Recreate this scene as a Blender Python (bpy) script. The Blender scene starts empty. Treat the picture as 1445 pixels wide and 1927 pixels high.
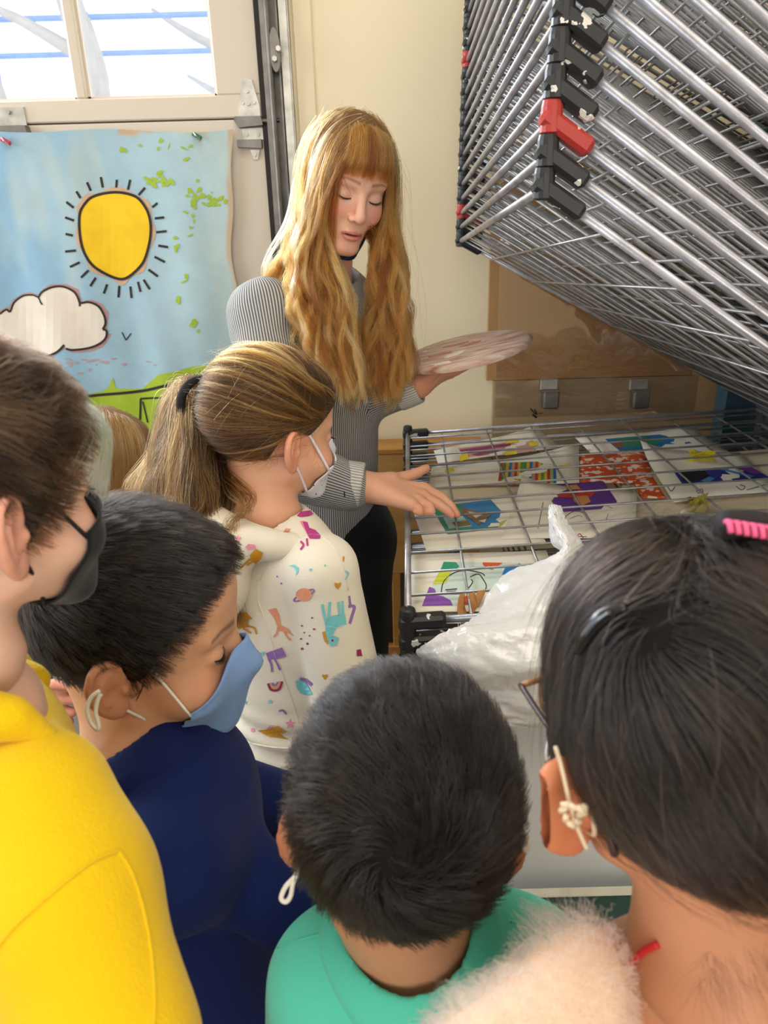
import bpy, math, random
import numpy as np
from mathutils import Vector, Matrix

random.seed(7)
RNG = np.random.default_rng(7)
SC = bpy.context.scene
COL = SC.collection

# ------------------------------------------------------------------ camera
PXW, PXH, FPX = 1445.0, 1927.0, 1400.0
PITCH, ROLL = math.radians(22.0), math.radians(1.56)
CAM = np.array([0.0, 0.0, 1.45])
_f = np.array([0, math.cos(PITCH), -math.sin(PITCH)])
_u0 = np.array([0, math.sin(PITCH), math.cos(PITCH)])
_r0 = np.array([1.0, 0, 0])
_r = math.cos(ROLL) * _r0 - math.sin(ROLL) * _u0
_u = math.sin(ROLL) * _r0 + math.cos(ROLL) * _u0
cam_data = bpy.data.cameras.new('camera')
cam = bpy.data.objects.new('camera', cam_data)
COL.objects.link(cam)
cam.matrix_world = Matrix(((_r[0], _u[0], -_f[0], CAM[0]), (_r[1], _u[1], -_f[1], CAM[1]),
                           (_r[2], _u[2], -_f[2], CAM[2]), (0, 0, 0, 1)))
cam_data.sensor_fit = 'VERTICAL'
cam_data.sensor_height = 36.0
cam_data.sensor_width = 27.0
cam_data.lens = FPX / PXH * 36.0
cam_data.clip_start = 0.02
cam_data.dof.use_dof = True
cam_data.dof.focus_distance = 1.05
cam_data.dof.aperture_fstop = 9.0
SC.camera = cam

def ray(x, y):
    return _f + (x - PXW / 2) / FPX * _r - (y - PXH / 2) / FPX * _u
def at_depth(x, y, d):
    return CAM + d * ray(x, y)
def at_z(x, y, z):
    v = ray(x, y); return CAM + v * ((z - CAM[2]) / v[2])
def at_y(x, y, Y):
    v = ray(x, y); return CAM + v * ((Y - CAM[1]) / v[1])
def project(p):
    q = np.asarray(p) - CAM
    d = q @ _f
    return PXW / 2 + FPX * (q @ _r) / d, PXH / 2 - FPX * (q @ _u) / d, d

# ------------------------------------------------------------------ light and exposure
SC.view_settings.view_transform = 'Standard'
SC.view_settings.look = 'None'
SC.view_settings.exposure = -0.62
SC.view_settings.gamma = 1.0
SC.view_settings.use_curve_mapping = False
world = bpy.data.worlds.new('overcast_sky')
SC.world = world
world.use_nodes = True
_bg = world.node_tree.nodes['Background']
_bg.inputs[0].default_value = (0.86, 0.93, 1.0, 1)
_bg.inputs[1].default_value = 3.0

def area_light(name, loc, target, sx, sy, power, color):
    ld = bpy.data.lights.new(name, 'AREA')
    ld.shape = 'RECTANGLE'; ld.size = sx; ld.size_y = sy
    ld.energy = power; ld.color = color
    o = bpy.data.objects.new(name, ld); COL.objects.link(o)
    o.location = loc
    d = Vector(target) - Vector(loc)
    o.rotation_euler = d.to_track_quat('-Z', 'Y').to_euler()
    return o
# daylight entering by the row of garage door windows
area_light('door_window_daylight', (-1.55, 2.35, 2.12), (-0.35, 0.6, 0.9), 2.3, 0.55, 190, (0.82, 0.91, 1.0))
# cool fill light added by the left wall, its source unseen
area_light('left_fill_light', (-2.9, 0.2, 1.9), (0.2, 0.9, 1.0), 2.2, 1.4, 55, (0.86, 0.93, 1.0))
# warm overhead fill light, added; no ceiling source in view
area_light('ceiling_fill_light', (0.2, 0.2, 2.9), (0.2, 0.3, 0.0), 1.6, 1.6, 34, (1.0, 0.92, 0.80))
# fill light added on the camera side, its source out of view
area_light('rear_fill_light', (0.4, -2.4, 1.9), (0.0, 1.0, 1.0), 2.6, 1.6, 60, (1.0, 0.95, 0.88))

# ------------------------------------------------------------------ materials
_MATS = {}
def lin(c):
    c = [v / 255.0 for v in c]
    return tuple(v / 12.92 if v <= 0.04045 else ((v + 0.055) / 1.055) ** 2.4 for v in c)
def mat(name, rgb, rough=0.6, var=0.0, scale=8.0, bump=0.0, bscale=60.0, metal=0.0, spec=0.4, sss=0.0,
        attr=None, rgb2=None, sheen=0.0, stretch=None, alpha=None, trans=0.0):
    """principled material; rgb is an sRGB 0-255 triple; noise mixes towards rgb2 (or a darker tone)."""
    if name in _MATS: return _MATS[name]
    m = bpy.data.materials.new(name); m.use_nodes = True
    nt = m.node_tree; b = nt.nodes['Principled BSDF']
    b.inputs['Roughness'].default_value = rough
    b.inputs['Metallic'].default_value = metal
    b.inputs['Specular IOR Level'].default_value = spec
    if sss:
        b.inputs['Subsurface Weight'].default_value = sss
        b.inputs['Subsurface Radius'].default_value = (1.0, 0.35, 0.18)
        b.inputs['Subsurface Scale'].default_value = 0.008
    if sheen:
        b.inputs['Sheen Weight'].default_value = sheen
    if trans:
        b.inputs['Transmission Weight'].default_value = trans
    if alpha is not None:
        b.inputs['Alpha'].default_value = alpha
    c1 = lin(rgb)
    c2 = lin(rgb2) if rgb2 else tuple(v * 0.7 for v in c1)
    tc = nt.nodes.new('ShaderNodeTexCoord')
    vec = tc.outputs['Object']
    if stretch:
        mp = nt.nodes.new('ShaderNodeMapping'); mp.inputs['Scale'].default_value = stretch
        nt.links.new(vec, mp.inputs['Vector']); vec = mp.outputs['Vector']
    base = None
    if attr:
        a = nt.nodes.new('ShaderNodeAttribute'); a.attribute_name = attr
        base = a.outputs['Color']
    if var > 0:
        n = nt.nodes.new('ShaderNodeTexNoise'); n.inputs['Scale'].default_value = scale
        n.inputs['Detail'].default_value = 5.0
        nt.links.new(vec, n.inputs['Vector'])
        r = nt.nodes.new('ShaderNodeValToRGB')
        r.color_ramp.elements[0].position = 0.35; r.color_ramp.elements[1].position = 0.72
        r.color_ramp.elements[0].color = (0, 0, 0, 1); r.color_ramp.elements[1].color = (var, var, var, 1)
        nt.links.new(n.outputs['Fac'], r.inputs['Fac'])
        mx = nt.nodes.new('ShaderNodeMixRGB')
        nt.links.new(r.outputs['Color'], mx.inputs['Fac'])
        if base is not None:
            nt.links.new(base, mx.inputs['Color1'])
            if rgb2:
                mx.inputs['Color2'].default_value = (*c2, 1)
            else:
                dk = nt.nodes.new('ShaderNodeMixRGB'); dk.blend_type = 'MULTIPLY'; dk.inputs['Fac'].default_value = 1
                dk.inputs['Color2'].default_value = (0.75, 0.7, 0.68, 1)
                nt.links.new(base, dk.inputs['Color1']); nt.links.new(dk.outputs['Color'], mx.inputs['Color2'])
        else:
            mx.inputs['Color1'].default_value = (*c1, 1); mx.inputs['Color2'].default_value = (*c2, 1)
        base = mx.outputs['Color']
    if base is not None:
        nt.links.new(base, b.inputs['Base Color'])
    else:
        b.inputs['Base Color'].default_value = (*c1, 1)
    if bump > 0:
        n2 = nt.nodes.new('ShaderNodeTexNoise'); n2.inputs['Scale'].default_value = bscale
        n2.inputs['Detail'].default_value = 3.0
        nt.links.new(vec, n2.inputs['Vector'])
        bp = nt.nodes.new('ShaderNodeBump'); bp.inputs['Strength'].default_value = bump
        bp.inputs['Distance'].default_value = 0.004
        nt.links.new(n2.outputs['Fac'], bp.inputs['Height'])
        nt.links.new(bp.outputs['Normal'], b.inputs['Normal'])
    _MATS[name] = m
    return m

def glass_mat(name, tint=(1, 1, 1), gloss=0.06):
    if name in _MATS: return _MATS[name]
    m = bpy.data.materials.new(name); m.use_nodes = True
    nt = m.node_tree; nt.nodes.clear()
    out = nt.nodes.new('ShaderNodeOutputMaterial'); mx = nt.nodes.new('ShaderNodeMixShader')
    t = nt.nodes.new('ShaderNodeBsdfTransparent'); g = nt.nodes.new('ShaderNodeBsdfGlossy')
    t.inputs[0].default_value = (*tint, 1); g.inputs['Roughness'].default_value = 0.05
    mx.inputs[0].default_value = gloss
    nt.links.new(t.outputs[0], mx.inputs[1]); nt.links.new(g.outputs[0], mx.inputs[2])
    nt.links.new(mx.outputs[0], out.inputs[0])
    _MATS[name] = m
    return m

# ------------------------------------------------------------------ mesh helpers
def tag(o, label=None, cat=None, group=None, kind=None):
    if label: o['label'] = label
    if cat: o['category'] = cat
    if group: o['group'] = group
    if kind: o['kind'] = kind
    return o
def empty(name, loc=(0, 0, 0), label=None, cat=None, group=None, kind=None):
    o = bpy.data.objects.new(name, None); COL.objects.link(o)
    o.location = loc; o.empty_display_size = 0.05
    return tag(o, label, cat, group, kind)
def mesh(name, verts, faces, m=None, parent=None, smooth=False, attrs=None):
    me = bpy.data.meshes.new(name)
    V = np.asarray(verts, dtype=float)
    off = np.zeros(3)
    if parent is not None:
        q = parent
        while q is not None:
            off += np.array(q.location); q = q.parent
    V = V - off
    if isinstance(faces, np.ndarray):
        nf, k = faces.shape
        me.vertices.add(len(V)); me.vertices.foreach_set('co', V.astype(np.float32).ravel())
        me.loops.add(nf * k); me.loops.foreach_set('vertex_index', faces.astype(np.int32).ravel())
        me.polygons.add(nf); me.polygons.foreach_set('loop_start', np.arange(0, nf * k, k, dtype=np.int32))
        me.update(calc_edges=True); me.validate()
    else:
        me.from_pydata([tuple(v) for v in V], [], faces)
    if smooth:
        me.polygons.foreach_set('use_smooth', [True] * len(me.polygons))
    if attrs:
        for an, data in attrs.items():
            ca = me.color_attributes.new(an, 'FLOAT_COLOR', 'POINT')
            d4 = np.ones((len(V), 4), dtype=np.float32); d4[:, :3] = data
            ca.data.foreach_set('color', d4.ravel())
    if m: me.materials.append(m)
    o = bpy.data.objects.new(name, me); COL.objects.link(o)
    if parent is not None: o.parent = parent
    return o
class MB:
    """collects shapes in world coordinates, builds ONE mesh object"""
    def __init__(s): s.v = []; s.f = []
    def add(s, v, f):
        n = len(s.v); s.v.extend([tuple(map(float, p)) for p in v]); s.f.extend([[i + n for i in q] for q in f]); return s
    def box(s, lo, hi):
        x0, y0, z0 = lo; x1, y1, z1 = hi
        return s.add([(x0, y0, z0), (x1, y0, z0), (x1, y1, z0), (x0, y1, z0), (x0, y0, z1), (x1, y0, z1), (x1, y1, z1), (x0, y1, z1)],
                     [(0, 3, 2, 1), (4, 5, 6, 7), (0, 1, 5, 4), (1, 2, 6, 5), (2, 3, 7, 6), (3, 0, 4, 7)])
    def bbox(s, lo, hi, b=0.003):
        """box with chamfered edges"""
        lo = np.array(lo, float); hi = np.array(hi, float); c = (lo + hi) / 2; h = (hi - lo) / 2
        b = min(b, h.min() * 0.9); pts = []; idx = {}
        for sx in (-1, 1):
            for sy in (-1, 1):
                for sz in (-1, 1):
                    sg = np.array([sx, sy, sz])
                    for a in range(3):
                        q = h - b; q = q.copy(); q[a] = h[a]
                        idx[(sx, sy, sz, a)] = len(pts); pts.append(c + sg * q)
        F = []
        for a in range(3):
            o1, o2 = (a + 1) % 3, (a + 2) % 3
            for sa in (-1, 1):
                loop = []
                for (s1, s2) in ((-1, -1), (1, -1), (1, 1), (-1, 1)):
                    k = [0, 0, 0]; k[a] = sa; k[o1] = s1; k[o2] = s2
                    loop.append(idx[(*k, a)])
                F.append(loop if sa > 0 else loop[::-1])
        for a in range(3):
            o1, o2 = (a + 1) % 3, (a + 2) % 3
            for s1 in (-1, 1):
                for s2 in (-1, 1):
                    k0 = [0, 0, 0]; k1 = [0, 0, 0]
                    k0[a] = -1; k1[a] = 1; k0[o1] = k1[o1] = s1; k0[o2] = k1[o2] = s2
                    l = [idx[(*k0, o1)], idx[(*k1, o1)], idx[(*k1, o2)], idx[(*k0, o2)]]
                    F.append(l if s1 * s2 > 0 else l[::-1])
        for sx in (-1, 1):
            for sy in (-1, 1):
                for sz in (-1, 1):
                    l = [idx[(sx, sy, sz, a)] for a in range(3)]
                    F.append(l if sx * sy * sz > 0 else l[::-1])
        return s.add(pts, F)
    def tube(s, pts, r, n=8, cap=True):
        pts = [np.asarray(p, float) for p in pts]
        rs = r if hasattr(r, '__len__') else [r] * len(pts)
        rings = []; prev = None
        for i, p in enumerate(pts):
            d = pts[min(i + 1, len(pts) - 1)] - pts[max(i - 1, 0)]
            d = d / (np.linalg.norm(d) + 1e-12)
            if prev is None:
                a = np.array([0, 0, 1.0]) if abs(d[2]) < 0.9 else np.array([1.0, 0, 0])
            else: a = prev
            e1 = a - d * (a @ d); e1 /= np.linalg.norm(e1) + 1e-12; prev = e1
            e2 = np.cross(d, e1)
            rings.append([p + rs[i] * (math.cos(2 * math.pi * k / n) * e1 + math.sin(2 * math.pi * k / n) * e2) for k in range(n)])
        v = [q for rg in rings for q in rg]; f = []
        for i in range(len(pts) - 1):
            for k in range(n):
                f.append((i * n + k, i * n + (k + 1) % n, (i + 1) * n + (k + 1) % n, (i + 1) * n + k))
        if cap:
            f.append(list(range(n))[::-1]); f.append([(len(pts) - 1) * n + k for k in range(n)])
        return s.add(v, f)
    def prism(s, poly, d):
        """extrude closed 3D polygon by vector d"""
        n = len(poly); poly = [np.asarray(p, float) for p in poly]; d = np.asarray(d, float)
        f = [list(range(n))[::-1], [n + i for i in range(n)]]
        for i in range(n): f.append((i, (i + 1) % n, n + (i + 1) % n, n + i))
        return s.add(poly + [p + d for p in poly], f)
    def frame_box(s, c, ax, ay, az, hx, hy, hz, b=0.002):
        m = MB(); m.bbox((-hx, -hy, -hz), (hx, hy, hz), b)
        R = np.array([ax, ay, az], float)
        return s.add([np.asarray(c) + np.asarray(p) @ R for p in m.v], m.f)
    def build(s, name, m, parent=None, smooth=False):
        return mesh(name, s.v, s.f, m, parent, smooth)
def smooth_path(pts, n=6):
    """Catmull-Rom resample"""
    P = [np.asarray(p, float) for p in pts]; out = []
    for i in range(len(P) - 1):
        p0 = P[max(i - 1, 0)]; p1 = P[i]; p2 = P[i + 1]; p3 = P[min(i + 2, len(P) - 1)]
        for k in range(n):
            t = k / n
            out.append(0.5 * ((2 * p1) + (-p0 + p2) * t + (2 * p0 - 5 * p1 + 4 * p2 - p3) * t * t + (-p0 + 3 * p1 - 3 * p2 + p3) * t ** 3))
    out.append(P[-1])
    return out
def unit(v):
    v = np.asarray(v, float); return v / (np.linalg.norm(v) + 1e-12)
def tri_poly(P2):
    """2D polygon (n,2) -> triangles by ear clipping"""
    from mathutils.geometry import tessellate_polygon
    return [tuple(t) for t in tessellate_polygon([[Vector((float(p[0]), float(p[1]), 0)) for p in P2]])]
def blob2(cx, cy, rx, ry, n=14, jit=0.12, seed=0, rot=0.0):
    rg = np.random.default_rng(seed); out = []
    for k in range(n):
        a = 2 * math.pi * k / n; q = 1 + jit * (rg.random() * 2 - 1)
        x = rx * q * math.cos(a); y = ry * q * math.sin(a)
        out.append((cx + x * math.cos(rot) - y * math.sin(rot), cy + x * math.sin(rot) + y * math.cos(rot)))
    return out
def stroke2(pts, w):
    """2D polyline -> ribbon quads (verts2, faces)"""
    P = np.asarray(pts, float); n = len(P)
    d = np.gradient(P, axis=0); d /= np.linalg.norm(d, axis=1)[:, None] + 1e-9
    nn = np.stack([-d[:, 1], d[:, 0]], 1)
    ws = np.asarray(w, float) * np.ones(n)
    A = P + nn * ws[:, None] / 2; B = P - nn * ws[:, None] / 2
    return np.concatenate([A, B]), [(i, i + 1, n + i + 1, n + i) for i in range(n - 1)]

# ------------------------------------------------------------------ implicit surfaces
def sd_ell(P, c, r, R=None):
    q = P - np.asarray(c, np.float32)
    if R is not None: q = q @ np.asarray(R, np.float32).T
    r = np.asarray(r, np.float32)
    a = np.sqrt(((q / r) ** 2).sum(1)); b = np.sqrt(((q / (r * r)) ** 2).sum(1)) + 1e-9
    return a * (a - 1) / b
def sd_cap(P, a, b, ra, rb=None):
    a = np.asarray(a, np.float32); b = np.asarray(b, np.float32); rb = ra if rb is None else rb
    ab = b - a; q = P - a
    t = np.clip(q @ ab / (ab @ ab + 1e-12), 0, 1)
    d = q - t[:, None] * ab
    return np.sqrt((d * d).sum(1)) - (ra + (rb - ra) * t)
def sd_chain(P, pts, rs, k=0.0):
    d = None
    for i in range(len(pts) - 1):
        e = sd_cap(P, pts[i], pts[i + 1], rs[i], rs[i + 1])
        d = e if d is None else (np.minimum(d, e) if k <= 0 else smin(d, e, k))
    return d
def smin(a, b, k):
    h = np.clip(0.5 + 0.5 * (b - a) / k, 0, 1)
    return b + (a - b) * h - k * h * (1 - h)
def smax(a, b, k): return -smin(-a, -b, k)

def surface(f, lo, hi, h):
    """sparse naive surface nets of f(P)<0; returns verts (n,3), quads (m,4)"""
    lo = np.asarray(lo, float); hi = np.asarray(hi, float)
    B = 6
    nb = np.ceil((hi - lo) / (h * B)).astype(int); n = nb * B + 1
    cc = np.stack(np.meshgrid(*[np.arange(k) for k in nb], indexing='ij'), -1).reshape(-1, 3)
    cen = lo + (cc + 0.5) * B * h
    dv = f(cen.astype(np.float32))
    near = np.abs(dv) < B * h * 1.25
    vals = np.full(tuple(n), 1.0, np.float32)
    inside = cc[(~near) & (dv < 0)]
    for c in inside:
        s = c * B; vals[s[0]:s[0] + B + 1, s[1]:s[1] + B + 1, s[2]:s[2] + B + 1] = -1.0
    act = cc[near]
    g = np.stack(np.meshgrid(*[np.arange(B + 1)] * 3, indexing='ij'), -1).reshape(-1, 3)
    for s in range(0, len(act), 1500):
        a = act[s:s + 1500]
        I = (a[:, None, :] * B + g[None]).reshape(-1, 3)
        key = (I[:, 0] * n[1] + I[:, 1]) * n[2] + I[:, 2]
        key = np.unique(key)
        I = np.stack([key // (n[1] * n[2]), (key // n[2]) % n[1], key % n[2]], 1)
        vals.ravel()[key] = f((lo + I * h).astype(np.float32))
    sg = vals < 0
    cnt = np.zeros(tuple(n - 1), np.int8)
    for dx in (0, 1):
        for dy in (0, 1):
            for dz in (0, 1):
                cnt += sg[dx:n[0] - 1 + dx, dy:n[1] - 1 + dy, dz:n[2] - 1 + dz]
    mix = (cnt > 0) & (cnt < 8)
    cells = np.argwhere(mix)
    cid = np.full(tuple(n - 1), -1, np.int64); cid[mix] = np.arange(len(cells))
    cor = np.array([[i >> 2 & 1, i >> 1 & 1, i & 1] for i in range(8)])
    cv = np.stack([vals[cells[:, 0] + c[0], cells[:, 1] + c[1], cells[:, 2] + c[2]] for c in cor], 1)
    acc = np.zeros((len(cells), 3)); num = np.zeros(len(cells))
    for i in range(8):
        for ax in (4, 2, 1):
            if i & ax: continue
            j = i | ax
            va, vb = cv[:, i], cv[:, j]
            m = (va < 0) != (vb < 0)
            t = np.where(m, va / (va - vb + 1e-12 * (va == vb)), 0)
            p = cor[i] + t[:, None] * (cor[j] - cor[i])
            acc += p * m[:, None]; num += m
    V = lo + (cells + acc / np.maximum(num, 1)[:, None]) * h
    Q = []
    for ax in range(3):
        o1, o2 = (ax + 1) % 3, (ax + 2) % 3
        sl0 = [slice(None)] * 3; sl1 = [slice(None)] * 3
        sl0[ax] = slice(0, -1); sl1[ax] = slice(1, None)
        ed = np.argwhere(sg[tuple(sl0)] != sg[tuple(sl1)])
        ed = ed[(ed[:, o1] > 0) & (ed[:, o2] > 0) & (ed[:, o1] < n[o1] - 1) & (ed[:, o2] < n[o2] - 1)]
        flip = sg[tuple(sl0)][ed[:, 0], ed[:, 1], ed[:, 2]]
        def cell(d1, d2):
            e = ed.copy(); e[:, o1] -= d1; e[:, o2] -= d2
            return cid[e[:, 0], e[:, 1], e[:, 2]]
        q = np.stack([cell(1, 1), cell(0, 1), cell(0, 0), cell(1, 0)], 1)
        q[~flip] = q[~flip][:, ::-1]
        q = q[(q >= 0).all(1)]
        Q.append(q)
    return V, np.concatenate(Q)
def relax(V, Q, it=2, lam=0.5):
    E = np.concatenate([Q[:, [0, 1]], Q[:, [1, 2]], Q[:, [2, 3]], Q[:, [3, 0]]])
    E = np.concatenate([E, E[:, ::-1]])
    deg = np.bincount(E[:, 0], minlength=len(V)).astype(float)
    for _ in range(it):
        S = np.stack([np.bincount(E[:, 0], weights=V[E[:, 1], k], minlength=len(V)) for k in range(3)], 1)
        V = V + lam * (S / np.maximum(deg, 1)[:, None] - V)
    return V
def join(parts):
    Vs, Qs, n = [], [], 0
    for V, Q in parts:
        Vs.append(V); Qs.append(Q + n); n += len(V)
    return np.concatenate(Vs), np.concatenate(Qs)
def noise3(P, scale, seed=0, octaves=3):
    """cheap smooth pseudo noise: sum of rotated sines, about -1..1"""
    rg = np.random.default_rng(seed); out = np.zeros(len(P)); amp = 1.0; tot = 0
    for o in range(octaves):
        for _ in range(3):
            d = rg.normal(size=3); d /= np.linalg.norm(d)
            e = rg.normal(size=3); e /= np.linalg.norm(e)
            out += amp * np.sin(P @ d * scale * 2 ** o + rg.random() * 6.28 + 1.3 * np.sin(P @ e * scale * 2 ** o * 0.7 + rg.random() * 6.28))
        tot += amp * 3; amp *= 0.5
    return out / tot

# ================================================================== THE SETTING
M_WALL = mat('wall_paint', (242, 228, 196), 0.75, 0.25, 3.0, 0.08, 90, rgb2=(234, 218, 184))
M_DOOR = mat('door_paint', (214, 201, 184), 0.6, 0.3, 2.0, 0.06, 40, rgb2=(204, 190, 172))
M_CEIL = mat('ceiling_paint', (225, 220, 210), 0.8, 0.2, 2.0)
M_FLOOR = mat('concrete', (128, 122, 114), 0.55, 0.8, 5.0, 0.15, 40, rgb2=(104, 98, 92))
M_GALV = mat('galvanised', (196, 192, 182), 0.38, 0.8, 30, 0.08, 80, metal=0.75, rgb2=(140, 134, 122))
M_GALVD = mat('galvanised_dull', (132, 128, 122), 0.45, 0.7, 25, 0.08, 80, metal=0.7, rgb2=(92, 86, 80))
M_DARK = mat('dark_rubber', (44, 36, 32), 0.7)
M_GREYJ = mat('joint_grey', (120, 110, 98), 0.8)
M_SNOW = mat('snow', (246, 248, 252), 0.9)
M_BLUEGREY = mat('weathered_rail', (146, 174, 216), 0.8, 0.5, 12)
M_BARK = mat('pale_bark', (196, 192, 190), 0.9, 0.5, 9)

YW = 2.05      # inner face of the back wall
def struct(o): o['kind'] = 'structure'; return o
struct(MB().box((-3.0, -3.0, -0.1), (1.9, 2.15, 0.0)).build('floor', M_FLOOR))
struct(MB().box((-3.1, -3.1, 3.0), (2.0, 2.3, 3.1)).build('ceiling', M_CEIL))
struct(MB().box((-0.250, YW, 0.0), (2.0, YW + 0.12, 3.0)).box((-3.1, YW, 2.46), (-0.250, YW + 0.12, 3.0)).build('wall_back', M_WALL))
struct(MB().box((1.9, -3.0, 0.0), (2.0, YW, 3.0)).build('wall_right', M_WALL))
# left wall with an opening made for an added window
struct(MB().box((-3.1, -3.0, 0.0), (-3.0, -1.0, 3.0)).box((-3.1, 1.4, 0.0), (-3.0, YW + .12, 3.0))
       .box((-3.1, -1.0, 0.0), (-3.0, 1.4, 1.1)).box((-3.1, -1.0, 2.6), (-3.0, 1.4, 3.0)).build('wall_left', M_WALL))
struct(MB().box((-3.1, -3.1, 0.0), (-1.8, -3.0, 3.0)).box((1.0, -3.1, 0.0), (2.0, -3.0, 3.0))
       .box((-1.8, -3.1, 0.0), (1.0, -3.0, 1.0)).box((-1.8, -3.1, 2.7), (1.0, -3.0, 3.0)).build('wall_front', M_WALL))
M_PANE = glass_mat('window_glass')
for nm, lo, hi, ax in (('added_window_2', (-3.08, -1.0, 1.1), (-3.02, 1.4, 2.6), 1), ('added_window_3', (-1.8, -3.08, 1.0), (1.0, -3.02, 2.7), 0)):  # unseen windows, added as settings for the left and rear fill lights
    w = struct(empty(nm, ((lo[0] + hi[0]) / 2, (lo[1] + hi[1]) / 2, lo[2])))
    f = MB(); t = 0.05
    for z0, z1 in ((lo[2], lo[2] + t), (hi[2] - t, hi[2])):
        f.box((lo[0], lo[1], z0), (hi[0], hi[1], z1))
    for k in (0.0, 0.5, 1.0):
        a = list(lo); b = list(hi); c0 = lo[ax] + k * (hi[ax] - lo[ax] - t)
        a[ax] = c0; b[ax] = c0 + t; f.box(a, b)
    f.build('window_frame', M_DOOR, w)
    a = list(lo); b = list(hi); o = 1 - ax
    a[o] = (lo[o] + hi[o]) / 2 - 0.003; b[o] = a[o] + 0.006
    MB().box(a, b).build('pane', M_PANE, w)

# trim board beside the door track, seam of the wall sheet
struct(MB().bbox((-0.183, YW - 0.008, 0.0), (-0.137, YW + 0.002, 3.0), 0.003).build('trim_1', M_WALL))

# ---- sectional garage door
DX0, DX1 = -2.75, -0.27
door = struct(empty('door_1', ((DX0 + DX1) / 2, YW + 0.02, 0)))
PW, PG = 0.316, 0.026     # pane width, mullion width
wx = [(-0.380 - k * (PW + PG)) for k in range(7)]          # right edges of the panes
WZ0, WZ1 = 1.722, 2.13
for z0, z1 in ((0.01, 0.605), (0.61, 1.136), (1.14, 1.668)):
    MB().bbox((DX0, YW + 0.01, z0), (DX1, YW + 0.05, z1), 0.003).build('door_section', M_DOOR, door)
s = MB()
s.bbox((DX0, YW + 0.01, 1.672), (DX1, YW + 0.05, WZ0), 0.003)
s.bbox((DX0, YW + 0.01, WZ1), (DX1, YW + 0.05, 2.20), 0.003)
s.bbox((wx[0], YW + 0.01, WZ0), (DX1, YW + 0.05, WZ1), 0.003)
s.bbox((DX0, YW + 0.01, WZ0), (wx[-1] - PW, YW + 0.05, WZ1), 0.003)
s.build('door_section', M_DOOR, door)
MB().bbox((DX0, YW + 0.01, 2.204), (DX1, YW + 0.05, 2.45), 0.003).build('door_section', M_DOOR, door)
for zj in (.6075, 1.138, 1.670, 2.202):
    MB().box((DX0, YW + .03, zj - .012), (DX1, YW + .055, zj + .012)).build('section_joint', M_GREYJ, door)
win = struct(empty('window_1', ((wx[0] + wx[-1] - PW) / 2, YW + 0.03, WZ0)))
for k in range(6):
    x1 = wx[k] - PW
    MB().bbox((x1 - PG, YW + 0.012, WZ0), (x1, YW + 0.05, WZ1), 0.004).build('mullion', M_DOOR, win)
for k in range(7):
    MB().box((wx[k] - PW, YW + 0.036, WZ0), (wx[k], YW + 0.039, WZ1)).build('pane', M_PANE, win)
    b = MB()      # glazing bead round each pane
    b.box((wx[k] - PW, YW + 0.028, WZ0), (wx[k], YW + 0.036, WZ0 + 0.006)).box((wx[k] - PW, YW + 0.028, WZ0), (wx[k] - PW + 0.006, YW + 0.036, WZ1))
    b.box((wx[k] - 0.006, YW + 0.028, WZ0), (wx[k], YW + 0.036, WZ1)).build('glazing_bead', M_DOOR, win)

def door_hinge(cx, zt, point):
    """strap hinge with roller bracket; zt = top of the upper leaf"""
    h = empty('hinge', (0, 0, 0)); h.parent = door; h.location = (cx - door.location[0], -0.02, zt - 0.2)
    y = YW + 0.01
    def P(x, z): return (cx + x, y, zt + z)
    up = [P(-.012, -.004), P(0, 0), P(.012, -.004), P(.026, -.06), P(.026, -.082), P(-.026, -.082), P(-.026, -.06)] if point else \
         [P(-.05, 0), P(.026, 0), P(.026, -.04), P(-.05, -.04)]
    MB().prism(up, (0, -0.004, 0)).build('upper_leaf', M_GALV, h)
    zb = -.082 if point else -.04
    b = MB()
    b.prism([P(-.032, zb - .002), P(.030, zb - .002), P(.034, zb - .022), P(-.026, zb - .026), P(-.036, zb - .010)], (0, -0.030, 0))
    b.build('roller_bracket', M_GALVD, h)
    MB().prism([P(-.022, zb - .026), P(.032, zb - .026), P(.034, zb - .052), P(-.020, zb - .052)], (0, -0.006, 0)).build('lower_leaf', M_GALV, h)
    MB().prism([P(-.034, zb - .052), P(.026, zb - .052), P(.026, zb - .072), P(-.034, zb - .068)], (0, -0.022, 0)).build('lower_ledge', M_GALVD, h)
    MB().prism([P(-.006, zb - .074), P(.018, zb - .074), P(.012, zb - .096), P(.002, zb - .096)], (0, -0.004, 0)).build('tab', M_GALV, h)
    for (x, z) in ((0, -.055), (-.013, -.052), (.014, -.052), (0, -.028), (-.010, zb - .04), (.018, zb - .04), (.006, zb - .085)):
        if not point and z > zb: x, z = x * 1.5 - .012, z * .4
        MB().tube([P(x, z), (cx + x, y - 0.010, zt + z)], 0.0045, 10).build('bolt', M_GALV, h)
    if point:
        MB().tube([(cx + .03, y - .02, zt + zb - .012), (cx + .075, y - .02, zt + zb - .012)], 0.005, 10).build('roller_stem', M_GALVD, h)
p = at_y(463, 146, YW); door_hinge(p[0], p[2], True)
p = at_y(22, 201, YW); door_hinge(p[0], p[2], False)

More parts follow.
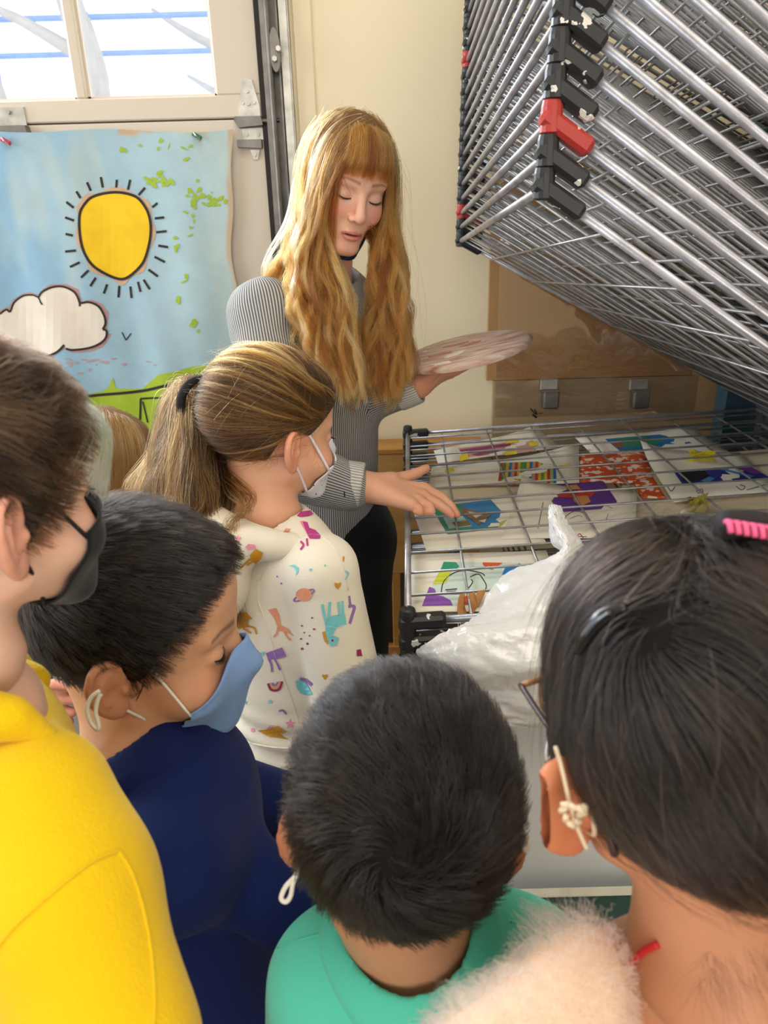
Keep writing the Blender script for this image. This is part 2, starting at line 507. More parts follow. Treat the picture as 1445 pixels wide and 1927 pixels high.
# weather strip, vertical track with jamb bracket
tr = empty('door_track', (-0.22, YW - 0.03, 0), 'galvanised vertical roller track at the edge of the garage door', 'door track')
MB().box((-0.272, YW - 0.004, 0.0), (-0.252, YW + 0.012, 2.9)).build('weather_strip', M_DARK, tr)
t = MB()
t.box((-0.252, YW - 0.062, 0.0), (-0.248, YW - 0.002, 2.9)); t.box((-0.252, YW - 0.064, 0.0), (-0.240, YW - 0.060, 2.9))
t.box((-0.252, YW - 0.010, 0.0), (-0.214, YW - 0.006, 2.9)); t.box((-0.218, YW - 0.040, 0.0), (-0.214, YW - 0.006, 2.9))
t.tube([(-0.236, YW - 0.064, 0.0), (-0.236, YW - 0.064, 2.9)], 0.006, 8)
t.build('track_channel', M_GALVD, tr)
MB().bbox((-0.213, YW - 0.034, 0.0), (-0.190, YW - 0.030, 2.9), 0.002).box((-0.193, YW - 0.034, 0), (-0.190, YW, 2.9)).build('jamb_angle', M_GALV, tr)
for z in (1.80, 1.15, 0.5):
    pl = [(-0.222 + 0.012 * math.cos(a), YW - 0.068, z + 0.045 * math.sin(a)) for a in np.linspace(0, 2 * math.pi, 16, endpoint=False)]
    MB().prism(pl, (0, 0.03, 0)).build('track_bracket', M_GALVD, tr)
    for dz in (-0.02, 0.0):
        MB().tube([(-0.212 + dz * .5, YW - 0.07, z + dz), (-0.212 + dz * .5, YW - 0.085, z + dz)], 0.006, 6).build('bolt', M_GALV, tr)

# ---- outdoors seen through the door windows
struct(MB().box((-14, 2.6, -0.3), (10, 20, -0.12)).build('ground', M_SNOW))
rl = empty('deck_railing', (-2.0, 7.5, 0), 'bluish wooden deck railing outside the garage door window', 'railing')
for z in (3.05, 2.78, 2.30):
    MB().bbox((-5.0, 7.46, z - 0.017), (0.5, 7.54, z + 0.017), 0.008).build('rail', M_BLUEGREY, rl)
for x in (-4.6, -3.3, -2.45, -1.15):
    MB().bbox((x - 0.03, 7.44, -0.2), (x + 0.03, 7.56, 3.1), 0.01).build('post', M_BLUEGREY, rl)
def tree_out(x, y, r, h, lab, seed):
    rg = np.random.default_rng(seed)
    t = empty('bare_tree', (x, y, -0.13), lab, 'tree')
    tp = smooth_path([(x + .12 * rg.normal() * k / 4, y, -0.15 + h * k / 4) for k in range(5)], 3)
    MB().tube(tp, list(np.linspace(r, r * .5, len(tp))), 10).build('trunk', M_BARK, t, True)
    for k in range(9):
        i = rg.integers(4, len(tp)); b = tp[i]; a = rg.random() * 6.28; l = .5 + rg.random() * .9
        e = b + np.array([math.cos(a) * l, math.sin(a) * l * .5, l * .5])
        MB().tube(smooth_path([b, (b + e) / 2 + rg.normal(size=3) * .06, e], 3), list(np.linspace(r * .4, r * .1, 7)), 6).build('branch', M_BARK, t, True)
tree_out(-2.05, 6.3, 0.14, 4.6, 'thick pale snowy tree trunk outside the window, in front of the railing', 1)
tree_out(-2.95, 6.8, 0.09, 4.8, 'thin pale tree outside the garage door window, left of the thick trunk', 2)
tree_out(-1.25, 8.6, 0.16, 5.2, 'pale tree standing behind the deck railing outside', 3)

# unseen glowing ceiling lamps, added to go with the overhead fill
M_TUBE = bpy.data.materials.new('lamp_tube'); M_TUBE.use_nodes = True
_p = M_TUBE.node_tree.nodes['Principled BSDF']; _p.inputs['Emission Color'].default_value = (1, .93, .82, 1); _p.inputs['Emission Strength'].default_value = 2.5
for i, x in enumerate((-0.4, 0.8)):
    L = empty('added_ceiling_lamp', (x, 0.2, 2.93), ('added long tube lamp on the unseen ceiling towards the garage door', 'added long tube lamp on the unseen ceiling above the drying rack')[i], 'lamp')
    MB().bbox((x - .09, -.5, 2.96), (x + .09, .9, 3.0), .01).build('housing', M_CEIL, L)
    MB().tube([(x, -.46, 2.945), (x, .86, 2.945)], .016, 10).build('tube', M_TUBE, L)

# ================================================================== DRYING RACK
def speckle_mat(name, rgb, spk, thr=0.66, scale=34, rough=0.5):
    m = mat(name, rgb, rough, bump=0.12, bscale=50)
    nt = m.node_tree; b = nt.nodes['Principled BSDF']
    tc = nt.nodes.new('ShaderNodeTexCoord'); n = nt.nodes.new('ShaderNodeTexNoise')
    n.inputs['Scale'].default_value = scale; n.inputs['Detail'].default_value = 3
    nt.links.new(tc.outputs['Object'], n.inputs['Vector'])
    r = nt.nodes.new('ShaderNodeValToRGB'); r.color_ramp.interpolation = 'CONSTANT'
    r.color_ramp.elements[0].color = (*lin(rgb), 1); r.color_ramp.elements[1].color = (*lin(spk), 1)
    r.color_ramp.elements[1].position = thr
    nt.links.new(n.outputs['Fac'], r.inputs['Fac']); nt.links.new(r.outputs['Color'], b.inputs['Base Color'])
    return m
M_RUB = speckle_mat('bumper_rubber', (38, 38, 41), (215, 212, 205), 0.655, 42, 0.45)
M_RED = speckle_mat('bumper_red', (168, 52, 46), (225, 190, 180), 0.66, 38, 0.45)
M_WIRE = mat('rack_wire', (170, 170, 172), 0.38, 0.7, 45, 0.1, 120, metal=0.65, rgb2=(128, 124, 120))
M_TUBEM = mat('rack_tube', (186, 186, 194), 0.34, 0.75, 28, 0.12, 90, metal=0.6, rgb2=(138, 134, 136))
M_TEAL = mat('rack_frame_paint', (56, 86, 100), 0.5, 0.4, 10, rgb2=(44, 70, 84))

RN, RF, HX, HZ = 0.902, 1.834, 0.95, 0.962
rack = empty('drying_rack', (0.5, 1.37, 0.0), 'tall wire art drying rack, upper shelves swung up in a slanted stack', 'drying rack')
def shelf_pt(c, u, v):
    """c = (hinge near, hinge far, outer near, outer far); u 0 hinge..1 outer; v 0 near..1 far"""
    return (1 - u) * ((1 - v) * c[0] + v * c[1]) + u * ((1 - v) * c[2] + v * c[3])
US = [0.129 * k for k in range(1, 8)]
VS = [k / 12.5 for k in range(1, 12)] + [0.955]
def make_shelf(c, red=False, split=False):
    c = [np.asarray(q, float) for q in c]
    nrm = unit(np.cross(c[3] - c[2], c[2] - c[0]));  nrm = nrm if nrm[2] > 0 else -nrm
    fr = MB()
    fr.tube([c[0], c[2]], 0.0055, 10); fr.tube([c[1], c[3]], 0.0045, 8); fr.tube([c[2], c[3]], 0.0055, 10); fr.tube([c[0], c[1]], 0.005, 8)
    sh = fr.build('shelf', M_TUBEM, rack, True)
    if split:
        for v in VS: MB().tube([shelf_pt(c, 0, v), shelf_pt(c, 1, v)], 0.0023, 6).build('wire', M_WIRE, sh, True)
        for u in US: MB().tube([shelf_pt(c, u, 0) - nrm * .0035, shelf_pt(c, u, 1) - nrm * .0035], 0.0022, 6).build('wire', M_WIRE, sh, True)
    else:
        g = MB()
        for v in VS: g.tube([shelf_pt(c, 0, v), shelf_pt(c, 1, v)], 0.0023, 6)
        for u in US: g.tube([shelf_pt(c, u, 0) - nrm * .0035, shelf_pt(c, u, 1) - nrm * .0035], 0.0022, 6)
        g.build('wire_grid', M_WIRE, sh, True)
    for near in (0, 1):
        o = c[2] if near == 0 else c[3]; hc = c[0] if near == 0 else c[1]
        e1 = unit(hc - o); e2 = unit((c[3] - c[2]) if near == 0 else (c[2] - c[3])); n = unit(np.cross(e1, e2)); n = n if n[2] > 0 else -n
        b = MB()
        # rounded boot: block along the side rod plus a stubby stacking peg at the corner
        b.frame_box(o + e1 * 0.020 + n * 0.0, e1, e2, n, 0.033, 0.0115, 0.0100, 0.0045)
        zz = np.array([0, 0, 1.0])
        b.tube([o - zz * .013, o - zz * .011, o + zz * .014, o + zz * .020, o + zz * .022], [.009, .0125, .0118, .0105, .007], 14)
        b.build('corner_bumper', M_RED if red else M_RUB, sh, False)
    return sh
DZ = 0.031
# level shelves (the top one in full view, more stacked beneath)
for k in range(6):
    dz = -DZ * k
    make_shelf([(HX, RN, HZ + dz), (HX, RF, HZ + dz), (0.029, RN, 0.920 + dz), (0.066, RF, 0.922 + dz)], split=(k == 0))
# raised shelves
for k in range(24):
    dz = DZ * k * 1.0
    make_shelf([(HX - .02, RN, HZ + .02 + dz), (HX, RF, HZ + .012 + dz), (0.188 + .0022 * k, RN, 1.470 + dz * 1.06), (0.196 + .0008 * k, RF, 1.382 + dz * .97)], red=(k in (2, 12)))
f = MB().bbox((0.885, 1.875, 0.0), (1.03, 1.935, 1.9), .004)
f.build('upright', M_TEAL, rack)
MB().bbox((0.985, 0.80, 0.0), (1.045, 0.86, 1.9), .004).build('upright', M_TEAL, rack)
MB().bbox((0.98, 0.86, 0.10), (1.04, 1.88, 0.16), .004).build('base_rail', M_TEAL, rack)
for y in (0.80, 1.86):
    MB().bbox((0.10, y, 0.08), (1.04, y + .055, 0.135), .004).build('base_rail', M_TEAL, rack)
    for x in (0.14, 1.0):
        MB().tube([(x, y + .01, .042), (x, y + .045, .042)], .042, 16).build('caster', M_DARK, rack)
        MB().bbox((x - .02, y + .004, .05), (x + .02, y + .05, .085), .004).build('caster_fork', M_GALVD, rack)
MB().tube([(HX + .02, RN - .05, HZ - .16), (HX + .02, RF + .05, HZ - .16)], .008, 10).build('hinge_rod', M_TUBEM, rack)
MB().bbox((0.972, RN - .05, HZ - .2), (0.984, RF + .06, 1.85), .002).build('hinge_plate', M_GALVD, rack)

# ================================================================== FLAT PAINTED SHAPES LAID ON SURFACES
def paint(rgb, rough=0.7): return mat('paint_%d_%d_%d' % tuple(rgb), rgb, rough, 0.5, 40, rgb2=tuple(int(v * .88) for v in rgb))
def subdiv_tris(P, T, n):
    P = [tuple(p) for p in P]
    for _ in range(n):
        mid = {}; T2 = []
        def m(a, b):
            k = (min(a, b), max(a, b))
            if k not in mid:
                P.append(tuple((np.array(P[a]) + np.array(P[b])) / 2)); mid[k] = len(P) - 1
            return mid[k]
        for a, b, c in T:
            ab, bc, ca = m(a, b), m(b, c), m(c, a)
            T2 += [(a, ab, ca), (ab, b, bc), (ca, bc, c), (ab, bc, ca)]
        T = T2
    return P, T
def grid_poly(pts, step):
    """polygon filled with an even interior grid, constrained Delaunay"""
    from mathutils.geometry import delaunay_2d_cdt
    B = []
    for i in range(len(pts)):
        a = np.array(pts[i], float); b = np.array(pts[(i + 1) % len(pts)], float); n = max(1, int(np.linalg.norm(b - a) / step))
        B += [a + (b - a) * k / n for k in range(n)]
    nb_ = len(B); Ba = np.array(B); lo, hi = Ba.min(0), Ba.max(0)
    G = [Vector((x, y)) for x in np.arange(lo[0], hi[0], step) for y in np.arange(lo[1], hi[1], step)]
    V, _, F, *_r2 = delaunay_2d_cdt([Vector((float(b[0]), float(b[1]))) for b in B] + G, [], [list(range(nb_))], 0, 1e-4)
    V = np.array([(v[0], v[1]) for v in V])
    def inside(p):
        c = False; j = nb_ - 1
        for i in range(nb_):
            if (Ba[i, 1] > p[1]) != (Ba[j, 1] > p[1]) and p[0] < (Ba[j, 0] - Ba[i, 0]) * (p[1] - Ba[i, 1]) / (Ba[j, 1] - Ba[i, 1]) + Ba[i, 0]: c = not c
            j = i
        return c
    F = [tuple(f) for f in F if inside(V[list(f)].mean(0))]
    return V, F
def decal(name, shapes, mapper, m, parent, sub=1):
    if name in ("yellow_tape", "orange_patch", "body_marks", "house", "house_light", "light_marks", "plum_marks", "green_hills", "pencil_lines") and len(shapes) > 1:
        return [decal(name, [q], mapper, m, parent, sub) for q in shapes][0]
    """shapes: list of ('poly', pts) / ('line', pts, width) in pixel units; mapper: (n,2)->(n,3)"""
    V = []; F = []
    for s in shapes:
        if s[0] == 'poly' and sub >= 2:
            P, T = grid_poly(s[1], 14.0 if sub == 2 else 10.0)
        elif s[0] == 'poly':
            P, T = subdiv_tris(s[1], tri_poly(s[1]), sub)
            P = np.array(P)
        else:
            pts = np.array(smooth_path([np.array(q) for q in s[1]], 4) if len(s[1]) > 2 else [np.array(s[1][0]) * (1 - t) + np.array(s[1][1]) * t for t in np.linspace(0, 1, 4)])
            P, T = stroke2(pts, s[2])
        n = len(V); V.extend(mapper(np.asarray(P)).tolist()); F.extend([tuple(i + n for i in t) for t in T])
    return mesh(name, V, F, m, parent)

# ---- painted cloth banner on the door
def cloth_y(x, z):
    top = np.clip((1.645 - z) / 0.6, 0, 1)
    return YW - 0.022 - 0.006 * np.sin(x * 21 + 1.5 * np.sin(z * 3) + 0.6) * (0.35 + top) - 0.004 * np.sin(x * 47 + z * 4) * top - 0.004 * np.sin(z * 9 + x * 6)
def cloth_edge(z):     # wavy right border
    return -0.352 - 0.010 * np.sin((z - 1.2) * 9.0) - 0.022 * np.clip((1.6 - z) / .5, 0, 1) + .004 * np.sin(z * 31)
def banner_map(off):
    def f(P):
        out = np.zeros((len(P), 3))
        for i, (a, b) in enumerate(P):
            q = at_y(a, b, YW - 0.022); out[i] = (q[0], cloth_y(q[0], q[2]) - off, q[2])
        return out
    return f
nx, nz = 130, 140
zz = np.linspace(1.648, 0.45, nz); uu = np.linspace(0, 1, nx)
V = []; colr = []
cA, cB, cC, cT = [np.array(lin(c)) for c in ((146, 184, 208), (182, 207, 212), (112, 162, 202), (196, 172, 142))]
for z in zz:
    xe = cloth_edge(z); x0 = -1.42
    for u in uu:
        x = x0 + (xe - x0) * u
        V.append((x, float(cloth_y(x, z)), z + .004 * math.sin(x * 17) + .006 * math.sin(x * 5)))
V = np.array(V)
n1 = noise3(V * np.array([1, 1, .5]), 9, 3); n2 = noise3(V * np.array([2.2, 1, .45]), 14, 5)
w = np.clip((V[:, 0] + 0.95) / 0.6 + 0.25 * n1, 0, 1)[:, None]
cc_ = cA * (1 - w) + cB * w
k2 = np.clip(0.45 * n2 + .1 - .5 * (V[:, 0] + .8), 0, 1)[:, None]; cc_ = cc_ * (1 - k2) + cC * k2
k3 = np.clip((n2 - .15) * 2.2, 0, .6)[:, None]; cc_ = cc_ * (1 - k3) + np.array(lin((190, 205, 200))) * k3
dist = (np.tile(uu, nz) - 1) * -1 * 1.05
hem = np.clip((0.013 + .004 * np.sin(V[:, 2] * 23) - dist) / .004, 0, 1)[:, None]
toph = np.clip((V[:, 2] - 1.641 + .004 * np.sin(V[:, 0] * 40)) / .003, 0, 1)[:, None] * (V[:, 0] > -.62)[:, None]
hem = np.maximum(hem, toph); cc_ = cc_ * (1 - hem) + cT * hem
ii = np.arange(nx * nz).reshape(nz, nx)
Q = np.stack([ii[:-1, :-1], ii[1:, :-1], ii[1:, 1:], ii[:-1, 1:]], -1).reshape(-1, 4)
banner = mesh('cloth_banner', V, Q, mat('banner_cloth', (150, 190, 210), 0.85, 0.35, 14, 0.25, 500, attr='col'), None, True, {'col': cc_})
tag(banner, 'light blue painted cloth banner with a yellow sun, hung on the garage door', 'banner')
SUN = [(160, 385), (172, 372), (195, 364), (225, 362), (255, 370), (272, 388), (281, 408), (284, 432), (281, 460), (272, 490), (258, 508), (240, 522), (225, 525), (205, 518), (180, 502), (165, 482), (156, 457), (152, 425), (153, 400)]
SUNs = [tuple(p) for p in smooth_path(SUN + [SUN[0]], 4)[:-1]]
cs = np.mean(SUN, 0)
decal('sun_halo', [('poly', [tuple(cs + (np.array(p) - cs) * (1.09 + .05 * math.sin(i * .7))) for i, p in enumerate(SUNs)])], banner_map(.0012), paint((205, 170, 140)), banner, 2)
decal('painted_sun', [('poly', SUNs)], banner_map(.0022), mat('sun_yellow', (242, 200, 8), .6, .6, 22, rgb2=(228, 178, 4)), banner, 2)
decal('sun_outline', [('line', SUN + [SUN[0]], 5.0)], banner_map(.0032), paint((42, 36, 32)), banner)
RAYS = [(127, 380, 141, 391), (145, 360, 153, 373), (164, 343, 171, 359), (189, 333, 193, 353), (219, 338, 218, 353), (244, 338, 240, 357), (272, 353, 260, 367), (296, 382, 286, 390), (309, 409, 291, 411), (314, 435, 294, 437), (317, 465, 298, 462), (311, 493, 291, 483), (125, 409, 142, 415), (126, 440, 140, 443), (125, 473, 146, 471), (134, 502, 153, 493), (155, 522, 169, 508), (172, 538, 182, 522), (196, 552, 202, 535), (222, 560, 224, 538), (247, 561, 245, 539), (265, 549, 260, 530), (283, 544, 271, 526), (298, 520, 280, 507)]
for a, b, c, d in RAYS: decal('sun_ray', [('line', [(a, b), (c, d)], 4.5)], banner_map(.0014), paint((42, 36, 32)), banner)
CLO = [(0, 590), (10, 583), (17, 587), (24, 570), (42, 557), (62, 555), (73, 560), (81, 549), (100, 540), (121, 539), (142, 549), (151, 566), (152, 576), (154, 570), (170, 568), (187, 576), (197, 594), (199, 609), (194, 619), (201, 623), (199, 636), (187, 647), (166, 655), (138, 658), (126, 655), (123, 648), (111, 660), (95, 668)]
CLO2 = [(78, 672), (50, 676), (20, 686), (-20, 682), (-52, 664), (-66, 640), (-60, 612), (-38, 596), (-15, 594)]
decal('cloud_tint', [('poly', [(p[0] + 3 * math.sin(i * 2.1) + (5 if p[0] > 120 else -2), p[1] + (6 if p[1] > 600 else -5)) for i, p in enumerate(CLO)] + [(a - 4, b + 3) for a, b in CLO2])], banner_map(.001), paint((186, 140, 140)), banner, 2)
decal('painted_cloud', [('poly', CLO + CLO2)], banner_map(.002), mat('cloud_white', (226, 218, 204), .7, .5, 12, rgb2=(216, 190, 178)), banner, 2)
decal('cloud_outline', [('line', CLO[0:6], 3.5), ('line', CLO[5:7] + [(77, 568), (81, 573)], 3), ('line', CLO[6:13], 4), ('line', CLO[13:19], 4), ('line', CLO[18:25], 4), ('line', CLO[25:] + CLO2[:4], 4), ('line', CLO2[3:6], 4), ('line', CLO2[5:] + [CLO[0]], 4)], banner_map(.003), paint((42, 36, 32)), banner)
decal('painted_bird', [('line', [(228, 626), (235, 641)], 2.5), ('line', [(235, 641), (245, 628)], 2.5)], banner_map(.0014), paint((62, 58, 60)), banner)
GR = [(-205, 800), (-120, 782), (-40, 772), (60, 762), (140, 752), (165, 742), (192, 738), (203, 728), (211, 711), (217, 732), (240, 733), (265, 734), (285, 716), (300, 704), (330, 698), (360, 690), (385, 686), (420, 690), (436, 700), (432, 1015), (-198, 1030)]
decal('painted_grass', [('poly', GR)], banner_map(.0012), mat('grass_green', (150, 178, 30), .7, .7, 18, rgb2=(178, 192, 66)), banner, 3)
decal('road_line', [('line', [(-200, 796), (-110, 780), (0, 764), (120, 750), (200, 743), (265, 737), (310, 725), (345, 719), (380, 715), (430, 712)], 5), ('line', [(262, 752), (300, 748), (340, 746)], 3.5), ('line', [(263, 752), (262, 806)], 4), ('line', [(267, 757), (277, 796)], 3)], banner_map(.0026), paint((42, 36, 32)), banner)
rg = np.random.default_rng(4); sp = []
for (cx, cy, sx, sy, n) in ((290, 342, 26, 14, 26), (372, 372, 14, 18, 14), (400, 378, 14, 14, 14), (300, 283, 60, 20, 8), (330, 450, 5, 20, 5), (365, 400, 8, 30, 8), (338, 563, 5, 5, 4), (370, 610, 6, 10, 6), (230, 280, 10, 5, 3), (350, 525, 6, 8, 3)):
    for _ in range(n):
        sp.append(('poly', blob2(cx + rg.normal() * sx * .6, cy + rg.normal() * sy * .6, 2 + rg.random() * 5, 1.5 + rg.random() * 3.5, 8, .4, int(rg.integers(1e6)), rg.random() * 3)))
tag(decal('green_spatter', sp, banner_map(.0016), paint((158, 186, 52)), banner, 0), kind='stuff')
sp = [('poly', blob2(150 + rg.normal() * 60, 672 + abs(rg.normal()) * 14, 2 + rg.random() * 6, 1 + rg.random() * 2, 7, .4, i)) for i in range(26)]
tag(decal('pink_spatter', sp, banner_map(.0011), paint((186, 150, 152)), banner, 0), kind='stuff')
# hem wedge patch near the top right corner and clips
for nm, (px, py), c, lab in (('cloth_clip', (371, 256), (52, 128, 92), 'small green clip pinning the top edge of the cloth banner'), ('cloth_clip', (12, 266), (214, 60, 92), 'small red clip pinning the top edge of the cloth banner')):
    q = at_y(px, py, YW - .03)
    e = empty(nm, q, lab, 'clip')
    MB().frame_box(q + (0, -.004, 0), unit((1, 0, -.6)), (0, 1, 0), unit((.6, 0, 1)), .012, .006, .005, .002).build('jaw', paint(c, .4), e)
    MB().tube([q + (-.006, -.008, .008), q + (.0, -.012, .0), q + (.008, -.008, -.012)], .0025, 6).build('spring', M_GALV, e)

# ---- boards on the wall behind the rack
bb = empty('brown_hardboard', (.6, YW - .015, 1.01), 'brown hardboard sheet on the wall under clear crinkled plastic', 'board')
MB().bbox((.293, YW - .014, 1.010), (.86, YW - .006, 1.60), .001).build('sheet', mat('hardboard', (188, 142, 90), .5, .5, 7, rgb2=(176, 130, 82)), bb)
# clear plastic film with crinkles
nu, nv = 60, 60; V = []
for j in range(nv):
    for i in range(nu):
        x = .318 + .56 * i / (nu - 1); z = .905 + .69 * j / (nv - 1)
        V.append((x, 0, z))
V = np.array(V); V[:, 1] = YW - .0175 - .0022 * np.abs(noise3(V * np.array([2.2, 1, 1]), 16, 8)) - .0012 * np.abs(noise3(V, 44, 9))
ii = np.arange(nu * nv).reshape(nv, nu); Q = np.stack([ii[:-1, :-1], ii[:-1, 1:], ii[1:, 1:], ii[1:, :-1]], -1).reshape(-1, 4)
mesh('plastic_film', V, Q, glass_mat('clear_film', (.92, .90, .88), .16), bb, True)
pb = empty('plywood_backboard', (.6, YW - .02, .55), 'tan plywood backboard behind the far edge of the drying rack', 'board')
MB().bbox((.312, YW - .012, .55), (1.25, YW - .004, 1.008), .001).build('sheet', mat('plywood_grey', (186, 160, 124), .6, .6, 5, .1, 30, rgb2=(164, 136, 100), stretch=(1, 1, 6)), pb)
def wm(off):
    return lambda P: np.array([at_y(a, b, YW - off) for a, b in P])
decal('scribble', [('line', [(998, 768), (1004, 776), (1010, 779), (1006, 770)], 2.5), ('line', [(1002, 780), (1010, 786)], 4), ('line', [(1014, 778), (1022, 777)], 1.5)], wm(.0135), paint((30, 26, 24)), pb)
for (px, lab) in ((1032, 'metal spring clip holding the hardboard, the one closer to the woman'), (1200, 'metal spring clip holding the hardboard, the one closer to the blue upright')):
    a = at_y(px - 16, 713, YW - .02); b = at_y(px + 16, 732, YW - .02); c = at_y(px - 12, 735, YW - .02); d = at_y(px + 16, 766, YW - .02)
    e = empty('spring_clip', (a[0], YW - .02, d[2]), lab, 'clip')
    MB().bbox((a[0], YW - .030, b[2]), (b[0], YW - .016, a[2]), .002).build('jaw', M_GALV, e)
    MB().bbox((c[0], YW - .045, d[2]), (d[0], YW - .018, c[2]), .005).tube([(c[0] - .002, YW - .03, c[2]), (d[0] + .002, YW - .03, c[2])], .006, 10).build('lever', M_GALVD, e)

# ---- wooden cabinet left of the rack
M_WOOD = mat('birch_ply', (206, 158, 92), .45, .6, 6, .05, 40, rgb2=(186, 136, 72), stretch=(1, 1, 7))
M_WOODE = mat('oak_rail', (198, 142, 72), .45, .6, 8, rgb2=(170, 116, 54), stretch=(1, 1, 7))
M_GREYP = mat('grey_panel', (122, 112, 100), .7, .3, 4)
cb = empty('wooden_cabinet', (0.0, 1.96, 0), 'honey coloured plywood cabinet with an open lower bay against the wall', 'cabinet')
MB().bbox((-.10, 1.945, .47), (.27, 1.965, .835), .002).build('front_panel', M_WOOD, cb)
MB().bbox((-.11, 1.94, .835), (.28, 2.04, .85), .002).build('top', M_WOODE, cb)
MB().bbox((-.10, 2.02, .0), (.27, 2.04, .47), .002).build('back_panel', M_GREYP, cb)
for x in (-.10, .018, .245):
    MB().bbox((x, 1.945, 0), (x + .025, 2.03, .47), .002).build('leg', M_WOODE, cb)
MB().bbox((-.10, 1.94, .165), (.27, 1.965, .225), .002).build('bottom_rail', M_WOODE, cb)

# ---- panels leaning at the near end of the rack
def panel(name, P4, th, m, label, cat, edge=None):
    P4 = [np.asarray(p, float) for p in P4]; n = unit(np.cross(P4[1] - P4[0], P4[3] - P4[0])); n = n if n[1] < 0 else -n
    o = MB().prism(P4, n * th).build(name, m)
    return tag(o, label, cat)
panel('foam_board', [(.108, .66, .0), (.80, .66, .0), (.80, .886, .868), (.128, .886, .868)], .006, mat('foam_white', (205, 208, 214), .55, .3, 3, rgb2=(196, 198, 204)), 'large white foam board leaning against the near end of the rack', 'board')
gb = empty('green_board', (.5, .70, 0), 'dark green board with a pale edge leaning on the white foam board', 'board')
q0 = at_y(963, 1671, .765)
xl, xr, zt = q0[0], .72, q0[2]
TL = .13
def lean(o):
    for v in o.data.vertices: v.co.y += TL * (v.co.z / zt - 1)
    return o
lean(MB().bbox((xl + .004, .752, 0), (xr, .762, zt - .003), .001).build('panel', mat('chalk_green', (46, 78, 74), .6, .5, 5, rgb2=(40, 66, 64)), gb))
lean(MB().bbox((xl, .750, 0), (xl + .004, .764, zt), .001).bbox((xl, .750, zt - .003), (xr, .764, zt), .001).build('edge_trim', paint((196, 192, 178)), gb))
MB().bbox((.080, .850, 0), (.100, .870, .70), .002).build('wooden_post', mat('dark_oak', (104, 66, 36), .6, .5, 8)).update_tag()
tag(bpy.data.objects['wooden_post'], 'dark brown wooden post beside the white foam board', 'post')

# ================================================================== ARTWORK ON THE SHELF
def art_plane(off):
    z0 = .889 + .0045 + off; sl = .042 / .92
    def f(P):
        out = np.zeros((len(P), 3))
        for i, (a, b) in enumerate(P):
            v = ray(a, b); t = (z0 + sl * (CAM[0] - .03) - CAM[2]) / (v[2] - sl * v[0]); out[i] = CAM + t * v
        return out
    return f
M_PAPER = mat('drawing_paper', (232, 226, 210), .75, .3, 8, rgb2=(222, 214, 196))
M_PAPER2 = mat('cream_paper', (222, 208, 178), .75, .4, 6, rgb2=(208, 190, 158))
_lvl = [0.0]
def sheet(name, quad, label, m=M_PAPER, curl=()):
    """paper from pixel corners, one level above the previous; returns (obj, mapper factory)"""
    _lvl[0] += 0.0011; L = _lvl[0]
    c = np.array(quad, float); n = 9; P = []
    fm = art_plane(L)
    C3 = fm(c)
    V = []
    for j in range(n):
        for i in range(n):
            u, v = i / (n - 1), j / (n - 1)
            p = (1 - v) * ((1 - u) * C3[0] + u * C3[1]) + v * ((1 - u) * C3[3] + u * C3[2])
            lift = 0
            for (cu, cv, h) in curl:
                lift += h * max(0, 1 - math.hypot(u - cu, v - cv) / .45) ** 2
            V.append(p + np.array([0, 0, lift + .0004 * math.sin(u * 7 + v * 5)]))
    F = [(j * n + i, j * n + i + 1, (j + 1) * n + i + 1, (j + 1) * n + i) for j in range(n - 1) for i in range(n - 1)]
    o = mesh(name, V, F, m, None, True)
    so = o.modifiers.new('thickness', 'SOLIDIFY'); so.thickness = .0003
    tag(o, label, 'paper')
    return o, (lambda k: art_plane(L + .0006 + .0004 * k))
def poly(*p): return ('poly', list(p))
# base sheets
sheet('cream_sheet', [(1180, 868), (1520, 838), (1640, 1010), (1150, 1012)], 'large cream paper under the other drawings near the rack hinge', M_PAPER2)
sheet('cream_sheet', [(812, 880), (1110, 860), (1140, 1000), (800, 968)], 'cream underlay paper beneath the striped painting', M_PAPER2)
sheet('cream_sheet', [(768, 1120), (1080, 1120), (1092, 1172), (766, 1174)], 'sheet with a faint pencil sketch by the near corner bumper')
# pink painting
o, mp = sheet('painted_sheet', [(816, 848), (1010, 807), (1056, 842), (824, 872)], 'drawing paper with a pink and plum painting taped on with yellow tape', curl=((1, 0, .012),))
decal('painted_area', [poly((862, 843), (1003, 827), (1009, 848), (872, 861))], mp(0), paint((206, 156, 140)), o)
decal('plum_marks', [poly((864, 846), (962, 833), (960, 839), (868, 852)), poly((885, 855), (920, 848), (945, 848), (900, 858))], mp(1), paint((150, 62, 104)), o)
decal('yellow_tape', [poly((863, 858), (880, 853), (882, 863), (866, 868)), poly((950, 829), (975, 826), (976, 832), (952, 835)), poly((994, 833), (1010, 830), (1012, 838), (997, 841)), poly((948, 851), (972, 848), (973, 854), (950, 857))], mp(2), paint((232, 208, 40)), o, 0)
# landscape
o, mp = sheet('painted_sheet', [(1082, 824), (1302, 807), (1372, 851), (1125, 866)], 'drawing paper with a blue sea and green hill painting', curl=((1, 0, .008),))
decal('painted_area', [poly((1138, 826), (1268, 815), (1302, 834), (1168, 850))], mp(0), mat('art_sea', (22, 108, 168), .7, .5, 30, rgb2=(30, 130, 176)), o)
decal('green_hills', [poly((1150, 830), (1180, 822), (1215, 822), (1250, 828), (1235, 837), (1195, 842), (1165, 840)), poly((1175, 850), (1166, 846), (1200, 845))], mp(1), paint((50, 132, 100)), o)
decal('brown_patch', [poly((1150, 834), (1168, 832), (1176, 842), (1160, 843))], mp(2), paint((140, 94, 72)), o, 0)
